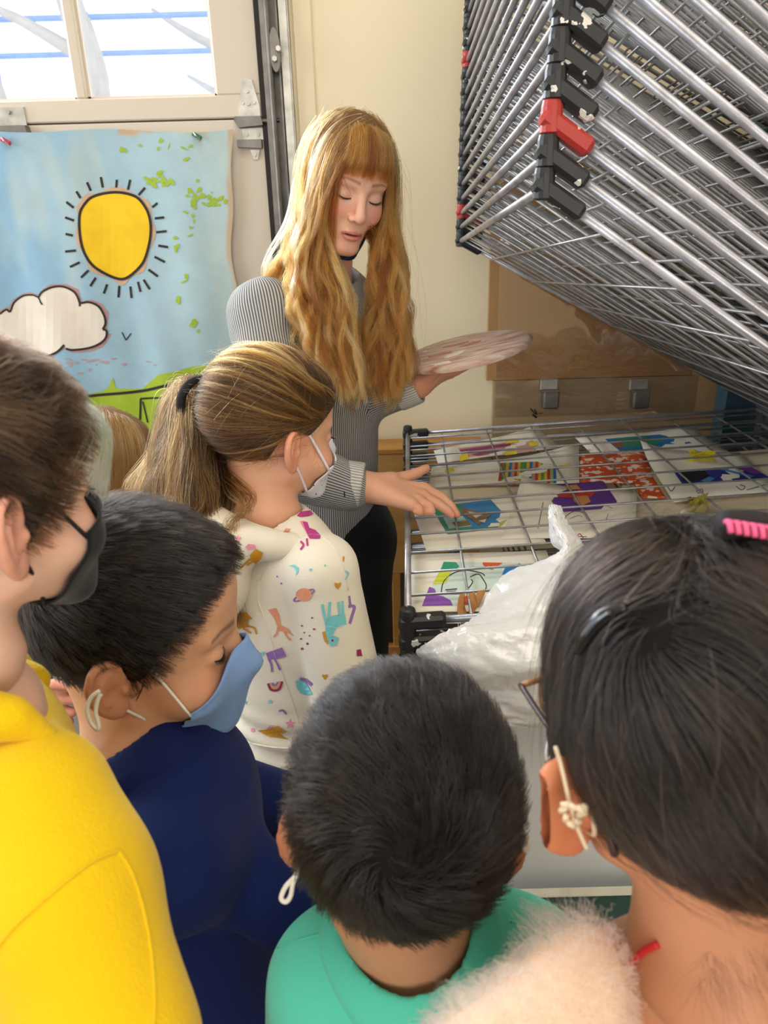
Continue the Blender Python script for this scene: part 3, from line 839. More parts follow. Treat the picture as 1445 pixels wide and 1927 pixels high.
# orange prints
M_OR = speckle_mat('crayon_orange', (206, 84, 32), (240, 214, 196), .56, 60, .7)
o, mp = sheet('crayon_sheet', [(1085, 858), (1215, 850), (1230, 910), (1088, 909)], 'sheet scribbled all over in orange and red crayon, under the sea painting', M_OR)
o, mp = sheet('crayon_sheet', [(1190, 905), (1228, 898), (1254, 938), (1206, 938)], 'small sheet scribbled in orange crayon beside the purple painting', M_OR)
# stripes
o, mp = sheet('painted_sheet', [(818, 884), (1089, 843), (1090, 909), (818, 917)], 'drawing paper with a painting of vertical rainbow stripes', curl=((1, 0, .014),))
cols = [(180, 62, 40), (72, 140, 62), (222, 176, 40), (40, 110, 160), (196, 150, 120), (182, 56, 40), (214, 170, 40), (70, 148, 64), (58, 140, 70), (226, 170, 50), (38, 108, 164), (188, 148, 122), (190, 60, 40), (220, 180, 50), (72, 150, 66), (222, 170, 44), (176, 60, 40), (150, 180, 120), (40, 104, 168)]
for i, c in enumerate(cols):
    a, b = i / len(cols), (i + 1) / len(cols)
    tl, tr_, br, bl = [np.array(q, float) for q in ((942, 871), (1046, 867), (1047, 909), (936, 914))]
    decal('stripe', [poly(tuple(tl + a * (tr_ - tl)), tuple(tl + b * (tr_ - tl)), tuple(bl + b * (br - bl)), tuple(bl + a * (br - bl)))], mp(0), paint(c), o, 0)
decal('yellow_tape', [poly((836, 884), (852, 879), (855, 886), (839, 890)), poly((1050, 877), (1073, 872), (1074, 879), (1054, 881))], mp(1), paint((232, 208, 40)), o, 0)
# galaxy
o, mp = sheet('painted_sheet', [(1203, 845), (1392, 852), (1470, 925), (1268, 945)], 'drawing paper with a dark blue night sky painting', curl=((0, 0, .02),))
decal('painted_area', [poly((1267, 887), (1408, 876), (1450, 899), (1286, 914))], mp(0), mat('art_night', (28, 34, 112), .7, .7, 26, rgb2=(52, 60, 156)), o)
decal('black_marks', [poly((1280, 886), (1325, 884), (1335, 896), (1300, 908), (1285, 905))], mp(1), paint((22, 20, 34)), o)
decal('light_marks', [poly((1318, 905), (1334, 897), (1345, 900), (1335, 908)), poly((1340, 880), (1356, 880), (1420, 896), (1412, 898))], mp(2), paint((74, 130, 184)), o)
decal('violet_marks', [poly((1385, 880), (1408, 877), (1432, 890), (1420, 893))], mp(3), paint((112, 48, 132)), o, 0)
decal('pencil_lines', [('line', [(1255, 912), (1262, 924), (1270, 916)], 1.6), ('line', [(1310, 925), (1320, 920), (1322, 926), (1312, 928)], 1.4), ('line', [(1385, 915), (1395, 922), (1402, 916), (1392, 912)], 1.6), ('line', [(1405, 922), (1440, 912)], 1.4)], mp(0), paint((96, 92, 88)), o)
# house painting
o, mp = sheet('painted_sheet', [(776, 958), (975, 926), (1028, 1021), (803, 1039)], 'drawing paper with a painting of a brown house under blue sky')
decal('painted_area', [poly((811, 954), (923, 940), (956, 975), (937, 995), (842, 1005))], mp(0), mat('art_blue', (56, 124, 178), .7, .4, 30, rgb2=(70, 140, 190)), o)
decal('teal_field', [poly((811, 954), (866, 947), (872, 985), (890, 994), (938, 990), (937, 995), (842, 1005)), ], mp(1), paint((64, 142, 116)), o)
decal('pale_field', [poly((832, 970), (862, 962), (888, 990), (845, 995))], mp(2), paint((168, 196, 190)), o)
decal('house', [poly((866, 955), (925, 968), (900, 988), (886, 976), (870, 968)), poly((850, 983), (880, 979), (886, 988), (858, 992))], mp(3), paint((128, 106, 74)), o)
decal('house_light', [poly((880, 962), (910, 967), (895, 975)), poly((900, 980), (916, 976), (912, 984))], mp(4), paint((206, 196, 178)), o)
decal('yellow_corner', [poly((940, 983), (955, 977), (938, 994))], mp(2), paint((196, 186, 84)), o, 0)
# purple painting
o, mp = sheet('painted_sheet', [(981, 912), (1199, 922), (1194, 1012), (942, 1014)], 'drawing paper with a purple painting of a red winged creature', curl=((0, 0, .02),))
decal('painted_area', [poly((1018, 914), (1135, 905), (1169, 955), (1052, 964))], mp(0), mat('art_purple', (92, 48, 132), .7, .4, 30, rgb2=(110, 62, 150)), o)
decal('red_wings', [poly((1042, 930), (1085, 928), (1090, 916), (1098, 927), (1125, 922), (1112, 935), (1096, 938), (1090, 944), (1078, 937), (1052, 935))], mp(1), paint((196, 56, 48)), o)
decal('body_marks', [poly((1078, 934), (1105, 932), (1112, 944), (1094, 952), (1080, 944)), poly((1060, 914), (1085, 912), (1092, 920), (1070, 922))], mp(2), paint((206, 140, 82)), o)
decal('pencil_lines', [('line', [(1022, 945), (1012, 995)], 1.4), ('line', [(1064, 972), (1080, 962), (1100, 966), (1104, 980), (1085, 990), (1068, 984), (1064, 972)], 1.6), ('line', [(1145, 965), (1140, 980)], 1.2), ('line', [(1072, 976), (1090, 970), (1098, 978)], 1.2)], mp(0), paint((112, 106, 104)), o)
decal('red_initial', [('line', [(1085, 1014), (1090, 1004), (1098, 1013)], 1.8), ('line', [(1080, 1009), (1104, 1010)], 1.5)], mp(0), paint((196, 84, 92)), o)
# head drawing
o, mp = sheet('painted_sheet', [(774, 1044), (1028, 1036), (1068, 1150), (768, 1152)], 'drawing paper with a head outline and bright colour patches in its corners')
A = [(835, 1057), (979, 1059), (942, 1141), (794, 1140)]
decal('painted_area', [poly(*A)], mp(0), mat('art_pale', (200, 214, 202), .7, .4, 30, rgb2=(188, 204, 198)), o)
decal('purple_patch', [poly((808, 1104), (818, 1108), (822, 1120), (834, 1122), (848, 1130), (852, 1139), (794, 1140))], mp(1), paint((138, 82, 168)), o, 0)
decal('yellow_patch', [poly((828, 1073), (850, 1072), (845, 1084), (838, 1098), (814, 1099))], mp(1), paint((206, 210, 62)), o, 0)
decal('green_patch', [poly((835, 1057), (858, 1058), (864, 1066), (858, 1072), (829, 1072))], mp(1), paint((52, 152, 114)), o, 0)
decal('orange_patch', [poly((908, 1058), (946, 1059), (938, 1064), (926, 1072), (916, 1070), (908, 1062)), poly((862, 1127), (880, 1120), (892, 1126), (886, 1138), (866, 1138))], mp(1), paint((216, 92, 44)), o, 0)
decal('blue_patch', [poly((950, 1069), (979, 1060), (972, 1076), (944, 1082))], mp(1), paint((30, 128, 196)), o, 0)
decal('outline', [('line', [(830, 1116), (834, 1096), (850, 1080), (876, 1073), (905, 1078), (912, 1084)], 1.8), ('line', [(832, 1117), (866, 1117), (878, 1110), (889, 1096), (886, 1090)], 1.8), ('line', [(884, 1086), (900, 1080), (910, 1092), (915, 1104), (908, 1118)], 1.8), ('line', [(838, 1110), (860, 1108)], 2), ('line', [(840, 1113), (858, 1112)], 1.4)], mp(1), paint((52, 50, 50)), o)
decal('pencil_lines', [('line', [(784, 1164), (795, 1160), (806, 1162), (798, 1168)], 1.4), ('line', [(790, 1170), (812, 1172)], 1.2)], art_plane(.0045), paint((90, 88, 84)), bpy.data.objects['cream_sheet.002'])
# crumpled bits
def crumple(name, px, py, r, c, lab, n=14):
    q = art_plane(.012)(np.array([(px, py)]))[0]; rg = np.random.default_rng(int(px)); V = []; F = []
    e = empty(name, q - np.array([0, 0, .006]), lab, 'paper scrap')
    for k in range(3):
        m = MB(); a = rg.random() * 3
        pts = [(q + np.array([r * math.cos(a) * (t - .5) * 2, r * math.sin(a) * (t - .5) * 2, .006 * math.sin(t * 5 + k) + .006 * k]),) for t in np.linspace(0, 1, 6)]
        w = np.array([-math.sin(a), math.cos(a), .6 * rg.normal()]) * r * .5
        V = []; 
        for i, (p,) in enumerate(pts):
            V += [p - w * (1 + .3 * rg.normal()), p + np.array([0, 0, .006 * rg.normal()]), p + w * (1 + .3 * rg.normal())]
        F = [(3 * i + j, 3 * i + j + 1, 3 * i + j + 4, 3 * i + j + 3) for i in range(5) for j in range(2)]
        mm = mesh('fold', V, F, paint(c), e); mm.modifiers.new('thickness', 'SOLIDIFY').thickness = .001
crumple('yellow_scrap', 1318, 866, .026, (214, 196, 44), 'curled yellow paper scrap lying on the night sky drawing')
crumple('olive_scrap', 1311, 953, .018, (150, 140, 60), 'small crumpled olive scrap lying on cream paper')

# ================================================================== PEOPLE: TOOLS
def ear_sdf(P, phd=32, out=0.0, es=1.0):
    """P: (n,3) cm in head frame, x>=0 side"""
    ph = math.radians(phd); tl = math.radians(10)
    a0 = np.array([-math.sin(ph), math.cos(ph), 0]); c = np.array([math.cos(ph), math.sin(ph), 0]); b0 = np.array([0, 0, 1.0])
    a = math.cos(tl) * a0 + math.sin(tl) * b0; b = -math.sin(tl) * a0 + math.cos(tl) * b0
    o = np.array([6.75 + out, 0.55, 0.2]) - 1.3 * a
    q = (P - o.astype(np.float32)) @ np.stack([a, b, c], 1).astype(np.float32)
    q = q / np.float32(0.98 * es)
    d = sd_ell(q, (-.1, .15, -.05), (1.85, 3.05, .52))
    d = smin(d, sd_ell(q, (.25, -2.35, -.05), (1.0, 1.0, .42)), .5)
    hx = [(.6, .1, .25), (1.25, .9, .3), (1.2, 1.9, .38), (.55, 2.75, .42), (-.4, 2.95, .45), (-1.25, 2.3, .45), (-1.7, 1.1, .42), (-1.65, -.3, .38), (-1.25, -1.4, .28), (-.7, -2.2, .12)]
    d = smin(d, sd_chain(q, hx, [.2, .3, .33, .35, .35, .38, .4, .4, .4, .34]), .25)
    d = smin(d, sd_chain(q, [(.1, 1.7, .3), (-.7, 1.0, .42), (-.85, -.1, .45), (-.5, -1.1, .4)], [.2, .3, .32, .3]), .3)
    d = smax(d, -sd_ell(q, (.35, -.25, .95), (.95, 1.05, .85)), .3)
    d = smax(d, -sd_ell(q, (-.2, 2.1, .8), (.8, .4, .5)), .2)
    d = smin(d, sd_ell(q, (1.2, -.35, .3), (.42, .6, .42)), .3)
    if es > 1.1: d = smin(d, sd_ell(q, (-.15, .2, .15), (1.95, 3.15, .5)), .25)      # fuller shell, seen from behind
    d = smin(d, sd_ell(q, (1.0, .3, -.7), (.9, 1.9, .9)), .5)      # root
    return d * .95 * es
def head_core(P, kid, detail=True):
    """skull and face, cm, face towards +y"""
    Q = np.abs(P[:, :1]); Q = np.concatenate([Q, P[:, 1:]], 1)
    sc = 1.0
    if kid:
        Q = Q.copy(); z = Q[:, 2]; Q[:, 2] = np.where(z < 3, 3 + (z - 3) / .86, z); Q[:, 1] = np.where(Q[:, 1] > 7, 7 + (Q[:, 1] - 7) / .85, Q[:, 1])
    d = sd_ell(Q, (0, -1.0, 4.6), (7.4, 9.2, 8.1))
    d = smin(d, sd_ell(Q, (0, 3.0, -1.0), (6.0, 5.4, 7.0)), 2.5)
    d = smin(d, sd_ell(Q, (0, 4.4, 6.0), (5.6, 4.0, 4.0)), 2)
    d = smin(d, sd_cap(Q, (4.5, .6, -4.6), (1.3, 6.6, -8.2), 1.6 if not kid else 1.9, 1.5), 2.0)
    if not detail: return d
    d = smin(d, sd_ell(Q, (0, 7.0, -8.4), (1.9, 1.7, 1.5)), 1.4)
    ck = 2.9 if kid else 2.5
    d = smin(d, sd_ell(Q, (3.5, 5.4, -1.8 if not kid else -2.8), (ck, ck - .1, ck)), 1.6)
    d = smin(d, sd_ell(Q, (0, 6.8, -5.2), (2.9, 2.0, 2.6)), 1.2)
    d = smin(d, sd_cap(Q, (.9, 7.8, 3.3), (4.2, 6.6, 3.6), .8, .7), 1.2)
    d = smax(d, -sd_ell(Q, (3.1, 9.3, 1.5), (1.9, 1.6, 1.2)), 1.0)
    d = smin(d, sd_ell(Q, (3.05, 6.9, 1.3), (1.5, 1.3, 1.2)), .3)
    # crease above the lid and a fine groove at the lash line
    d = smin(d, sd_cap(Q, (0, 8.0, 2.6), (0, 9.75, -1.5), .72, .95), .9)
    d = smin(d, sd_ell(Q, (0, 10.05, -1.95), (.98, .95, .9)), .5)
    d = smin(d, sd_ell(Q, (1.12, 9.0, -2.35), (.72, .85, .65)), .45)
    d = smax(d, -sd_ell(Q, (.58, 9.6, -2.95), (.36, .6, .4)), .25)
    d = smin(d, sd_chain(Q, [(2.2, 7.7, -5.3), (1.1, 8.6, -4.9), (0, 8.85, -4.95)], [.2, .40, .40]), .3)
    d = smin(d, sd_chain(Q, [(2.0, 7.7, -5.55), (1.0, 8.5, -6.0), (0, 8.7, -6.05)], [.22, .46, .52]), .3)
    d = smax(d, -sd_ell(Q, (0, 9.0, -5.45), (1.75, 1.0, .13)), .12)
    return d
def head_full(P, kid, neck=None, nr=4.6, ear=(32, 0.0)):
    d = head_core(P, kid)
    Q = np.concatenate([np.abs(P[:, :1]), P[:, 1:]], 1)
    d = smin(d, ear_sdf(Q, *ear), .5)
    if neck is not None:
        n0 = np.array([0, -2.2, -2.5]); nb = np.asarray(neck, float); mid = (n0 * .5 + nb * .5) + np.array([0, .3, 0])
        d = smin(d, sd_chain(P, [n0, mid, nb], [nr * 1.02, nr * .95, nr * 1.2], 1.0), 1.8)
    return d
class Head:
    """a head posed in the world"""
    def __init__(s, pos, F, up=(0, 0, 1), size=1.0, kid=True, roll=0.0):
        s.t = np.asarray(pos, float); s.F = unit(F)
        x = unit(np.cross(s.F, np.asarray(up, float)));  z = np.cross(x, s.F)
        x, z = math.cos(roll) * x + math.sin(roll) * z, -math.sin(roll) * x + math.cos(roll) * z
        s.R = np.stack([x, s.F, z])          # rows: local axes in world
        s.s = size * 0.01; s.kid = kid
    def w(s, p): return s.t + (np.asarray(p, float) * s.s) @ s.R
    def l(s, p): return ((np.asarray(p, float) - s.t) @ s.R.T) / s.s
    def dirl(s, d): return np.asarray(d, float) @ s.R.T
    def core(s, P): return head_core(np.asarray(P, np.float32), s.kid, False)
    def full(s, P): return head_full(np.asarray(P, np.float32), s.kid)
def grad(f, P, e=.12):
    g = np.stack([f(P + np.array(v) * e) - f(P - np.array(v) * e) for v in np.eye(3)], 1)
    return g / (np.linalg.norm(g, axis=1)[:, None] + 1e-9)
def hairline(P, pts):
    """pts: [(azimuth deg 0 front..180 back, z cm)]; returns z of hairline at each point"""
    az = np.degrees(np.abs(np.arctan2(P[:, 0], P[:, 1])))
    return np.interp(az, [p[0] for p in pts], [p[1] for p in pts])
HL_BOY = [(0, 8.3), (25, 8.0), (45, 6.2), (58, 3.6), (72, .6), (84, .4), (90, 3.0), (105, 2.8), (118, -1.2), (140, -4.8), (180, -5.6)]
HL_LONG = [(0, 8.5), (25, 8.0), (45, 5.5), (62, 3.0), (76, 1.5), (90, 3.0), (110, 1.5), (125, -3.0), (180, -6.0)]
def make_cap(hd, hl, th, h=.32, extra=None):
    """hair mass mesh (cm, local)"""
    def f(P):
        d = hd.core(P) - th
        reg = (hairline(P, hl) - P[:, 2]).astype(np.float32) * .75
        d = smax(d, reg, .5)
        if extra is not None: d = extra(P, d)
        return d
    V, Q = surface(f, (-9.5, -13, -10), (9.5, 11, 15), h)
    return relax(V, Q, 1), Q
def cap_roots(V, Q, n, rng, f, hl, margin=.2):
    """random scalp points above the hairline (local cm)"""
    q = Q[rng.integers(0, len(Q), n * 2)]; w = rng.dirichlet((1, 1, 1, 1), len(q))
    P = (V[q] * w[:, :, None]).sum(1)
    P = P[P[:, 2] > hairline(P, hl) + margin]
    d = f(P.astype(np.float32)); P = P - grad(f, P) * d[:, None]
    return P[:n]
def flow(f, roots, dirf, length, steps=6, h0=.15, h1=1.0, rng=RNG, jit=.25, hug=.6):
    """grow strands over an implicit head; dirf(P,N,k)->direction; length array (cm); height above scalp h0..h1"""
    n = len(roots); P = roots.copy(); out = [P.copy()]
    J = rng.normal(size=(n, 3)) * jit; hh = (h1 * (0.55 + .9 * rng.random(n)))
    for k in range(steps):
        N = grad(f, P)
        D = dirf(P, N, k / steps) + J
        D = D - N * (D * N).sum(1)[:, None]
        D /= np.linalg.norm(D, axis=1)[:, None] + 1e-9
        P = P + D * (length / steps)[:, None]
        t = h0 + (hh - h0) * ((k + 1) / steps) ** .8
        d = f(P)
        P = P + N * (np.clip(t - d, -1.5, 1.5) * hug)[:, None]
        out.append(P.copy())
    return np.stack(out, 1)
def hair_object(name, P, radius, m, parent, taper=.35, tone=None):
    """P (n,k,3) world -> hair curves object"""
    n, k, _ = P.shape
    cu = bpy.data.hair_curves.new(name)
    cu.add_curves([k] * n)
    off = np.zeros(3); q = parent
    while q is not None: off += np.array(q.location); q = q.parent
    cu.position_data.foreach_set('vector', (P - off).astype(np.float32).ravel())
    r = np.tile(np.linspace(1, taper, k), n) * np.repeat(radius * (0.7 + .6 * np.random.default_rng(n).random(n)), k)
    at = cu.attributes.get('radius') or cu.attributes.new('radius', 'FLOAT', 'POINT')
    at.data.foreach_set('value', r.astype(np.float32))
    tn = np.random.default_rng(n + 1).random(n) if tone is None else np.clip(tone + .12 * np.random.default_rng(n + 2).normal(size=n), 0, 1)
    cu.attributes.new('tone', 'FLOAT', 'CURVE').data.foreach_set('value', tn.astype(np.float32))
    cu.materials.append(m)
    o = bpy.data.objects.new(name, cu); COL.objects.link(o); o.parent = parent
    o['kind'] = 'stuff'
    return o
def hair_mat(name, cols, rough=.3, ior=1.42):
    """cols: list of (pos, sRGB) picked by random strand"""
    if name in _MATS: return _MATS[name]
    m = bpy.data.materials.new(name); m.use_nodes = True
    nt = m.node_tree; nt.nodes.clear()
    out = nt.nodes.new('ShaderNodeOutputMaterial'); b = nt.nodes.new('ShaderNodeBsdfHairPrincipled')
    b.model = 'CHIANG'; b.parametrization = 'COLOR'
    ci = nt.nodes.new('ShaderNodeAttribute'); ci.attribute_name = 'tone'; r = nt.nodes.new('ShaderNodeValToRGB')
    while len(r.color_ramp.elements) < len(cols): r.color_ramp.elements.new(.5)
    for e, (p, c) in zip(r.color_ramp.elements, cols): e.position = p; e.color = (*lin(c), 1)
    nt.links.new(ci.outputs['Fac'], r.inputs['Fac']); nt.links.new(r.outputs['Color'], b.inputs['Color'])
    b.inputs['Roughness'].default_value = rough; b.inputs['Radial Roughness'].default_value = .5
    b.inputs['Random Roughness'].default_value = .2; b.inputs['IOR'].default_value = ior
    nt.links.new(b.outputs[0], out.inputs[0])
    _MATS[name] = m
    return m
def children_of(G, nper, rad, rng, tight=.5, frizz=0.0):
    """interpolate child strands round guides G (n,k,3) (cm or m)"""
    n, k, _ = G.shape
    o = rng.normal(size=(n, nper, 1, 3)) * rad
    t = np.linspace(0, 1, k)[None, None, :, None]
    prof = 1 - (1 - tight) * t
    S = G[:, None] + o * prof
    if frizz:
        ph = rng.random((n, nper, 1, 3)) * 6.28; fr = 3 + 4 * rng.random((n, nper, 1, 1))
        S = S + frizz * np.sin(t * fr * 6.28 / 2 + ph) * t
    return S.reshape(n * nper, k, 3)
def resample(G, k):
    """Catmull-Rom resample of guides (n,m,3) to k points"""
    n, m, _ = G.shape; t = np.linspace(0, m - 1 - 1e-6, k); i = t.astype(int); u = (t - i)[None, :, None]
    g = lambda j: G[:, np.clip(j, 0, m - 1)]
    p0, p1, p2, p3 = g(i - 1), g(i), g(i + 1), g(i + 2)
    return .5 * (2 * p1 + (p2 - p0) * u + (2 * p0 - 5 * p1 + 4 * p2 - p3) * u * u + (3 * p1 - p0 - 3 * p2 + p3) * u ** 3)

def skin_mat(name, rough=.48): return mat(name, (220, 170, 140), rough, .18, 60, .05, 300, attr='col', sss=.22, spec=.35)
M_SKIN = skin_mat('skin')
def face_cols(P, tone, kid, lips=None, blush=None, brow=None, makeup=0):
    """vertex colours of a head in local cm"""
    c = np.tile(np.array(lin(tone)), (len(P), 1))
    def mixin(w, rgb):
        nonlocal c
        w = np.clip(w, 0, 1)[:, None]; c = c * (1 - w) + np.array(lin(rgb)) * w
    x = np.abs(P[:, 0]); y = P[:, 1]; z = P[:, 2].copy()
    if kid: z = np.where(z < 3, 3 + (z - 3) / .86, z)
    g = lambda cx, cz, rx, rz: np.exp(-(((x - cx) / rx) ** 2 + ((z - cz) / rz) ** 2)) * (y > 2)
    if blush: mixin(.42 * g(4.2, -1.6, 1.9, 1.7), blush); mixin(.35 * g(0, -2.0, 1.0, .9), blush); mixin(.3 * g(0, -8.3, 1.6, 1.2), blush)
    ear = (x > 6.4) & (np.abs(y + .5) < 3.2) & (z < 5) & (z > -4.5)
    if blush is not None: mixin(ear * .45, blush)
    if lips:
        lw = np.clip(1.2 - (x / 2.2) ** 2 - np.where(z > -5.45, ((z + 5.35) / .72) ** 2, ((z + 5.5) / .95) ** 2), 0, .4) * 2.0 * (y > 6.6)
        mixin(lw, lips); mixin(np.exp(-((z + 5.45) / .14) ** 2) * (x < 2.0) * (y > 6.6) * .85, (86, 34, 34))
    if makeup: mixin(.5 * g(3.0, 2.2, 1.5, .7) * (y > 5), (198, 160, 146))
    if brow:
        zc = 3.75 + .32 * np.clip((x - 1.0) / 2.2, 0, 1) - .35 * np.clip((x - 3.4) / 1.4, 0, 1) ** 1.5
        bw = np.exp(-((z - zc) / (.34 - .05 * np.clip(x - 1.2, 0, 4))) ** 2) * (x > 1.1) * (x < 4.9) * (y > 4)
        mixin(bw * .8, brow)
    return c
def head_mesh(hd, neck_w, h, tone, nr=4.6, ear=(32, 0.0), **kw):
    nl = hd.l(neck_w)
    lo = np.minimum((-10, -12, -11), nl - nr * 1.35); hi = np.maximum((10, 12, 14), nl + nr * 1.3)
    V, Q = surface(lambda P: head_full(P, hd.kid, nl, nr, ear), lo, hi, h)
    V = relax(V, Q, 1, .4)
    return hd.w(V), Q, face_cols(V, tone, hd.kid, **kw)
def ray_front(f, x, z, y0=13.0, n=60):
    """march from the front to the face along -y; arrays x,z (cm)"""
    P = np.stack([x, np.full(len(x), y0), z], 1).astype(np.float32)
    for _ in range(n): P[:, 1] -= f(P) * .8
    return P.astype(float)
def lashes(hd, parent, m, drop=.75, side=(-1, 1), sz=1.0):
    f = lambda P: head_core(np.asarray(P, np.float32), hd.kid)
    b = MB()
    for s in side:
        x = np.linspace(1.75, 4.35, 15) * s; t = np.linspace(0, 1, 15)
        z = 1.35 - drop + .55 * (2 * t - 1) ** 2 * .6 + .15 * t
        if hd.kid: z = 3 + (z - 3) * .86
        P = ray_front(f, x, z)
        b.tube(hd.w(P + np.array([0, .03, 0])), [.05 * sz * hd.s + .07 * hd.s * math.sin(math.pi * q) for q in t], 6)
        for i in range(1, 15):
            for q in (0, .5):
                p = P[i] * (1 - q) + P[i - 1] * q
                e = p + np.array([s * (.12 + .28 * t[i]), .38, -.22 + .05 * t[i]])
                b.tube(hd.w(np.array([p, (p + e) / 2 + (0, .03, -.06), e])), [.03 * hd.s, .022 * hd.s, .008 * hd.s], 4)
    return b.build('eyelashes', m, parent, True)
def mask_mesh(hd, name, m, parent, top=(25, 10), bot=(-60, -34), half=62, push=.35, nu=40, nv=26, dip=0, jut=0.0, gather=0.0):
    f = lambda P: head_core(np.asarray(P, np.float32), hd.kid)
    c0 = np.array([0, .8, -3.3])
    V = []; u = np.linspace(-1, 1, nu); v = np.linspace(0, 1, nv)
    U, Vv = np.meshgrid(u, v); a = np.radians(half) * U; w = np.abs(U) ** 1.5
    et = np.radians(top[0] * (1 - w) + top[1] * w); eb = np.radians(bot[0] * (1 - w) + bot[1] * w)
    e = et * (1 - Vv) + eb * Vv
    D = np.stack([np.sin(a) * np.cos(e), np.cos(a) * np.cos(e), np.sin(e)], -1).reshape(-1, 3)
    r = np.full(len(D), 18.0)
    for _ in range(60): r = np.clip(r - f(c0 + D * r[:, None]) * .8, 2, 20)
    r0 = r.reshape(nv, nu); R = r0 + push
    for _ in range(14):
        S = R.copy(); S[1:-1, 1:-1] = (R[:-2, 1:-1] + R[2:, 1:-1] + R[1:-1, :-2] + R[1:-1, 2:]) / 4
        R = np.maximum(S, r0 + push * .7)
    R = R + jut * np.exp(-(U / .35) ** 2) * np.sin(np.pi * np.clip(Vv * .9 + .05, 0, 1))
    if gather: R = R + gather * np.clip((np.abs(U) - .55) / .45, 0, 1) * np.sin(Vv * 22 + U * 5)
    P = c0 + D * R.reshape(-1)[:, None]
    ii = np.arange(nu * nv).reshape(nv, nu); Q = np.stack([ii[:-1, :-1], ii[1:, :-1], ii[1:, 1:], ii[:-1, 1:]], -1).reshape(-1, 4)
    o = mesh(name, hd.w(P), Q, m, parent, True)
    so = o.modifiers.new('thickness', 'SOLIDIFY'); so.thickness = .0016; so.offset = 0
    G = P.reshape(nv, nu, 3)
    return o, G
def ear_loops(hd, mask, G, m, side, r=.13, tail=None):
    """elastic loop from the mask corners round the ear; side +1 = local +x"""
    j = -1 if side > 0 else 0
    a, b = G[1, j], G[-3, j]
    s = side
    pts = [a, (s * 6.9, 1.8, 2.6 if not hd.kid else 2.9), (s * 7.2, .2, 3.2), (s * 7.5, -1.0, 2.0), (s * 7.4, -1.3, .2), (s * 7.1, -.8, -1.4), (s * 6.9, .6, -2.3), b]
    o = MB().tube([hd.w(p) for p in smooth_path(pts, 5)], r * hd.s, 8).build('ear_loop', m, mask, True)
    return o
def cloth_mat(name, rgb, rough=.85, bump=.25, bscale=700, var=.25, sheen=.15, **k):
    return mat(name, rgb, rough, var, 9, bump, bscale, sheen=sheen, spec=.2, rgb2=tuple(int(v * .9) for v in rgb), **k)
def sdf_part(name, f, lo, hi, h, m, parent, it=2, attrs=None):
    V, Q = surface(f, lo, hi, h)
    V = relax(V, Q, it)
    return mesh(name, V, Q, m, parent, True, attrs(V) if attrs else None)
def pants_shoes(person, hipL, hipR, footL, footR, m_p, m_s, rt=.062, waist=None):
    hipL, hipR, footL, footR = [np.asarray(q, float) for q in (hipL, hipR, footL, footR)]
    kL = (hipL + footL) / 2; kR = (hipR + footR) / 2
    aL = footL + (0, 0, .07); aR = footR + (0, 0, .07); wst = (hipL + hipR) / 2 + (0, 0, .10)
    def f(P):
        d = sd_chain(P, [hipL, kL, aL], [rt * 1.15, rt * .85, rt * .68])
        d = smin(d, sd_chain(P, [hipR, kR, aR], [rt * 1.15, rt * .85, rt * .68]), .03)
        d = smin(d, sd_ell(P, (hipL + hipR) / 2 + (0, 0, .03), (np.linalg.norm(hipL - hipR) * .5 + rt * 1.1, rt * 1.55, .12)), .05)
        return d + .003 * noise3(P, 26, 3, 2).astype(np.float32)
    pts = np.stack([hipL, hipR, footL, footR, wst])
    sdf_part('pants', f, pts.min(0) - .14, pts.max(0) + .14, .012, m_p, person)
    for ft in (footL, footR):
        fx = np.array([0, 1.0, 0])
        def g(P, ft=ft):
            d = sd_chain(P, [ft + (0, -.02, .035), ft + (0, .10, .028)], [.036, .03])
            d = smin(d, sd_cap(P, ft + (0, -.01, .03), ft + (0, -.01, .08), .036), .02)
            return np.maximum(d, -P[:, 2] + .003)
        sdf_part('shoe', g, ft + (-.08, -.1, -.02), ft + (.08, .2, .14), .007, m_s, person, 1)
def arm_hand(elbow, wrist, d, up, s, size=.82):
    """forearm with a relaxed five-fingered hand; d = finger direction, up = back of the hand, s = thumb side sign -> (V,Q,None)"""
    d = unit(d); up = unit(np.asarray(up, float) - d * (np.asarray(up, float) @ d)); sd_ = np.cross(d, up) * s
    W = np.asarray(wrist, float); e = np.asarray(elbow, float); chains = []; fing = []
    for i, (o, L) in enumerate(((.030, .066), (.010, .074), (-.010, .068), (-.028, .054))):
        k = W + (d * .085 + sd_ * o) * size
        chains.append(([e, W, k], [.028 * size * 1.1, .021 * size, .012 * size]))
        a = k + (d * L * .5 - up * .006) * size; b = a + (d * L * .3 - up * .016) * size; c = b + (d * L * .12 - up * .020) * size
        fing.append(([k, a, b, c], [.0105 * size, .009 * size, .0082 * size, .007 * size]))
    t0 = W + (d * .025 + sd_ * .022) * size
    fing.append(([t0, t0 + (d * .030 + sd_ * .022 - up * .008) * size, t0 + (d * .058 + sd_ * .028 - up * .018) * size], [.015 * size, .0108 * size, .0082 * size]))
    def f(P):
        q = None
        for pts, rs in chains:
            x = sd_chain(P, pts, rs, .006); q = x if q is None else smin(q, x, .009)
        for pts, rs in fing: q = smin(q, sd_chain(P, pts, rs, .002), .004)
        return q
    al = np.concatenate([np.asarray(p, float) for p, _ in chains + fing])
    V, Q = surface(f, al.min(0) - .04, al.max(0) + .04, .0036)
    return relax(V, Q, 1, .4), Q, None
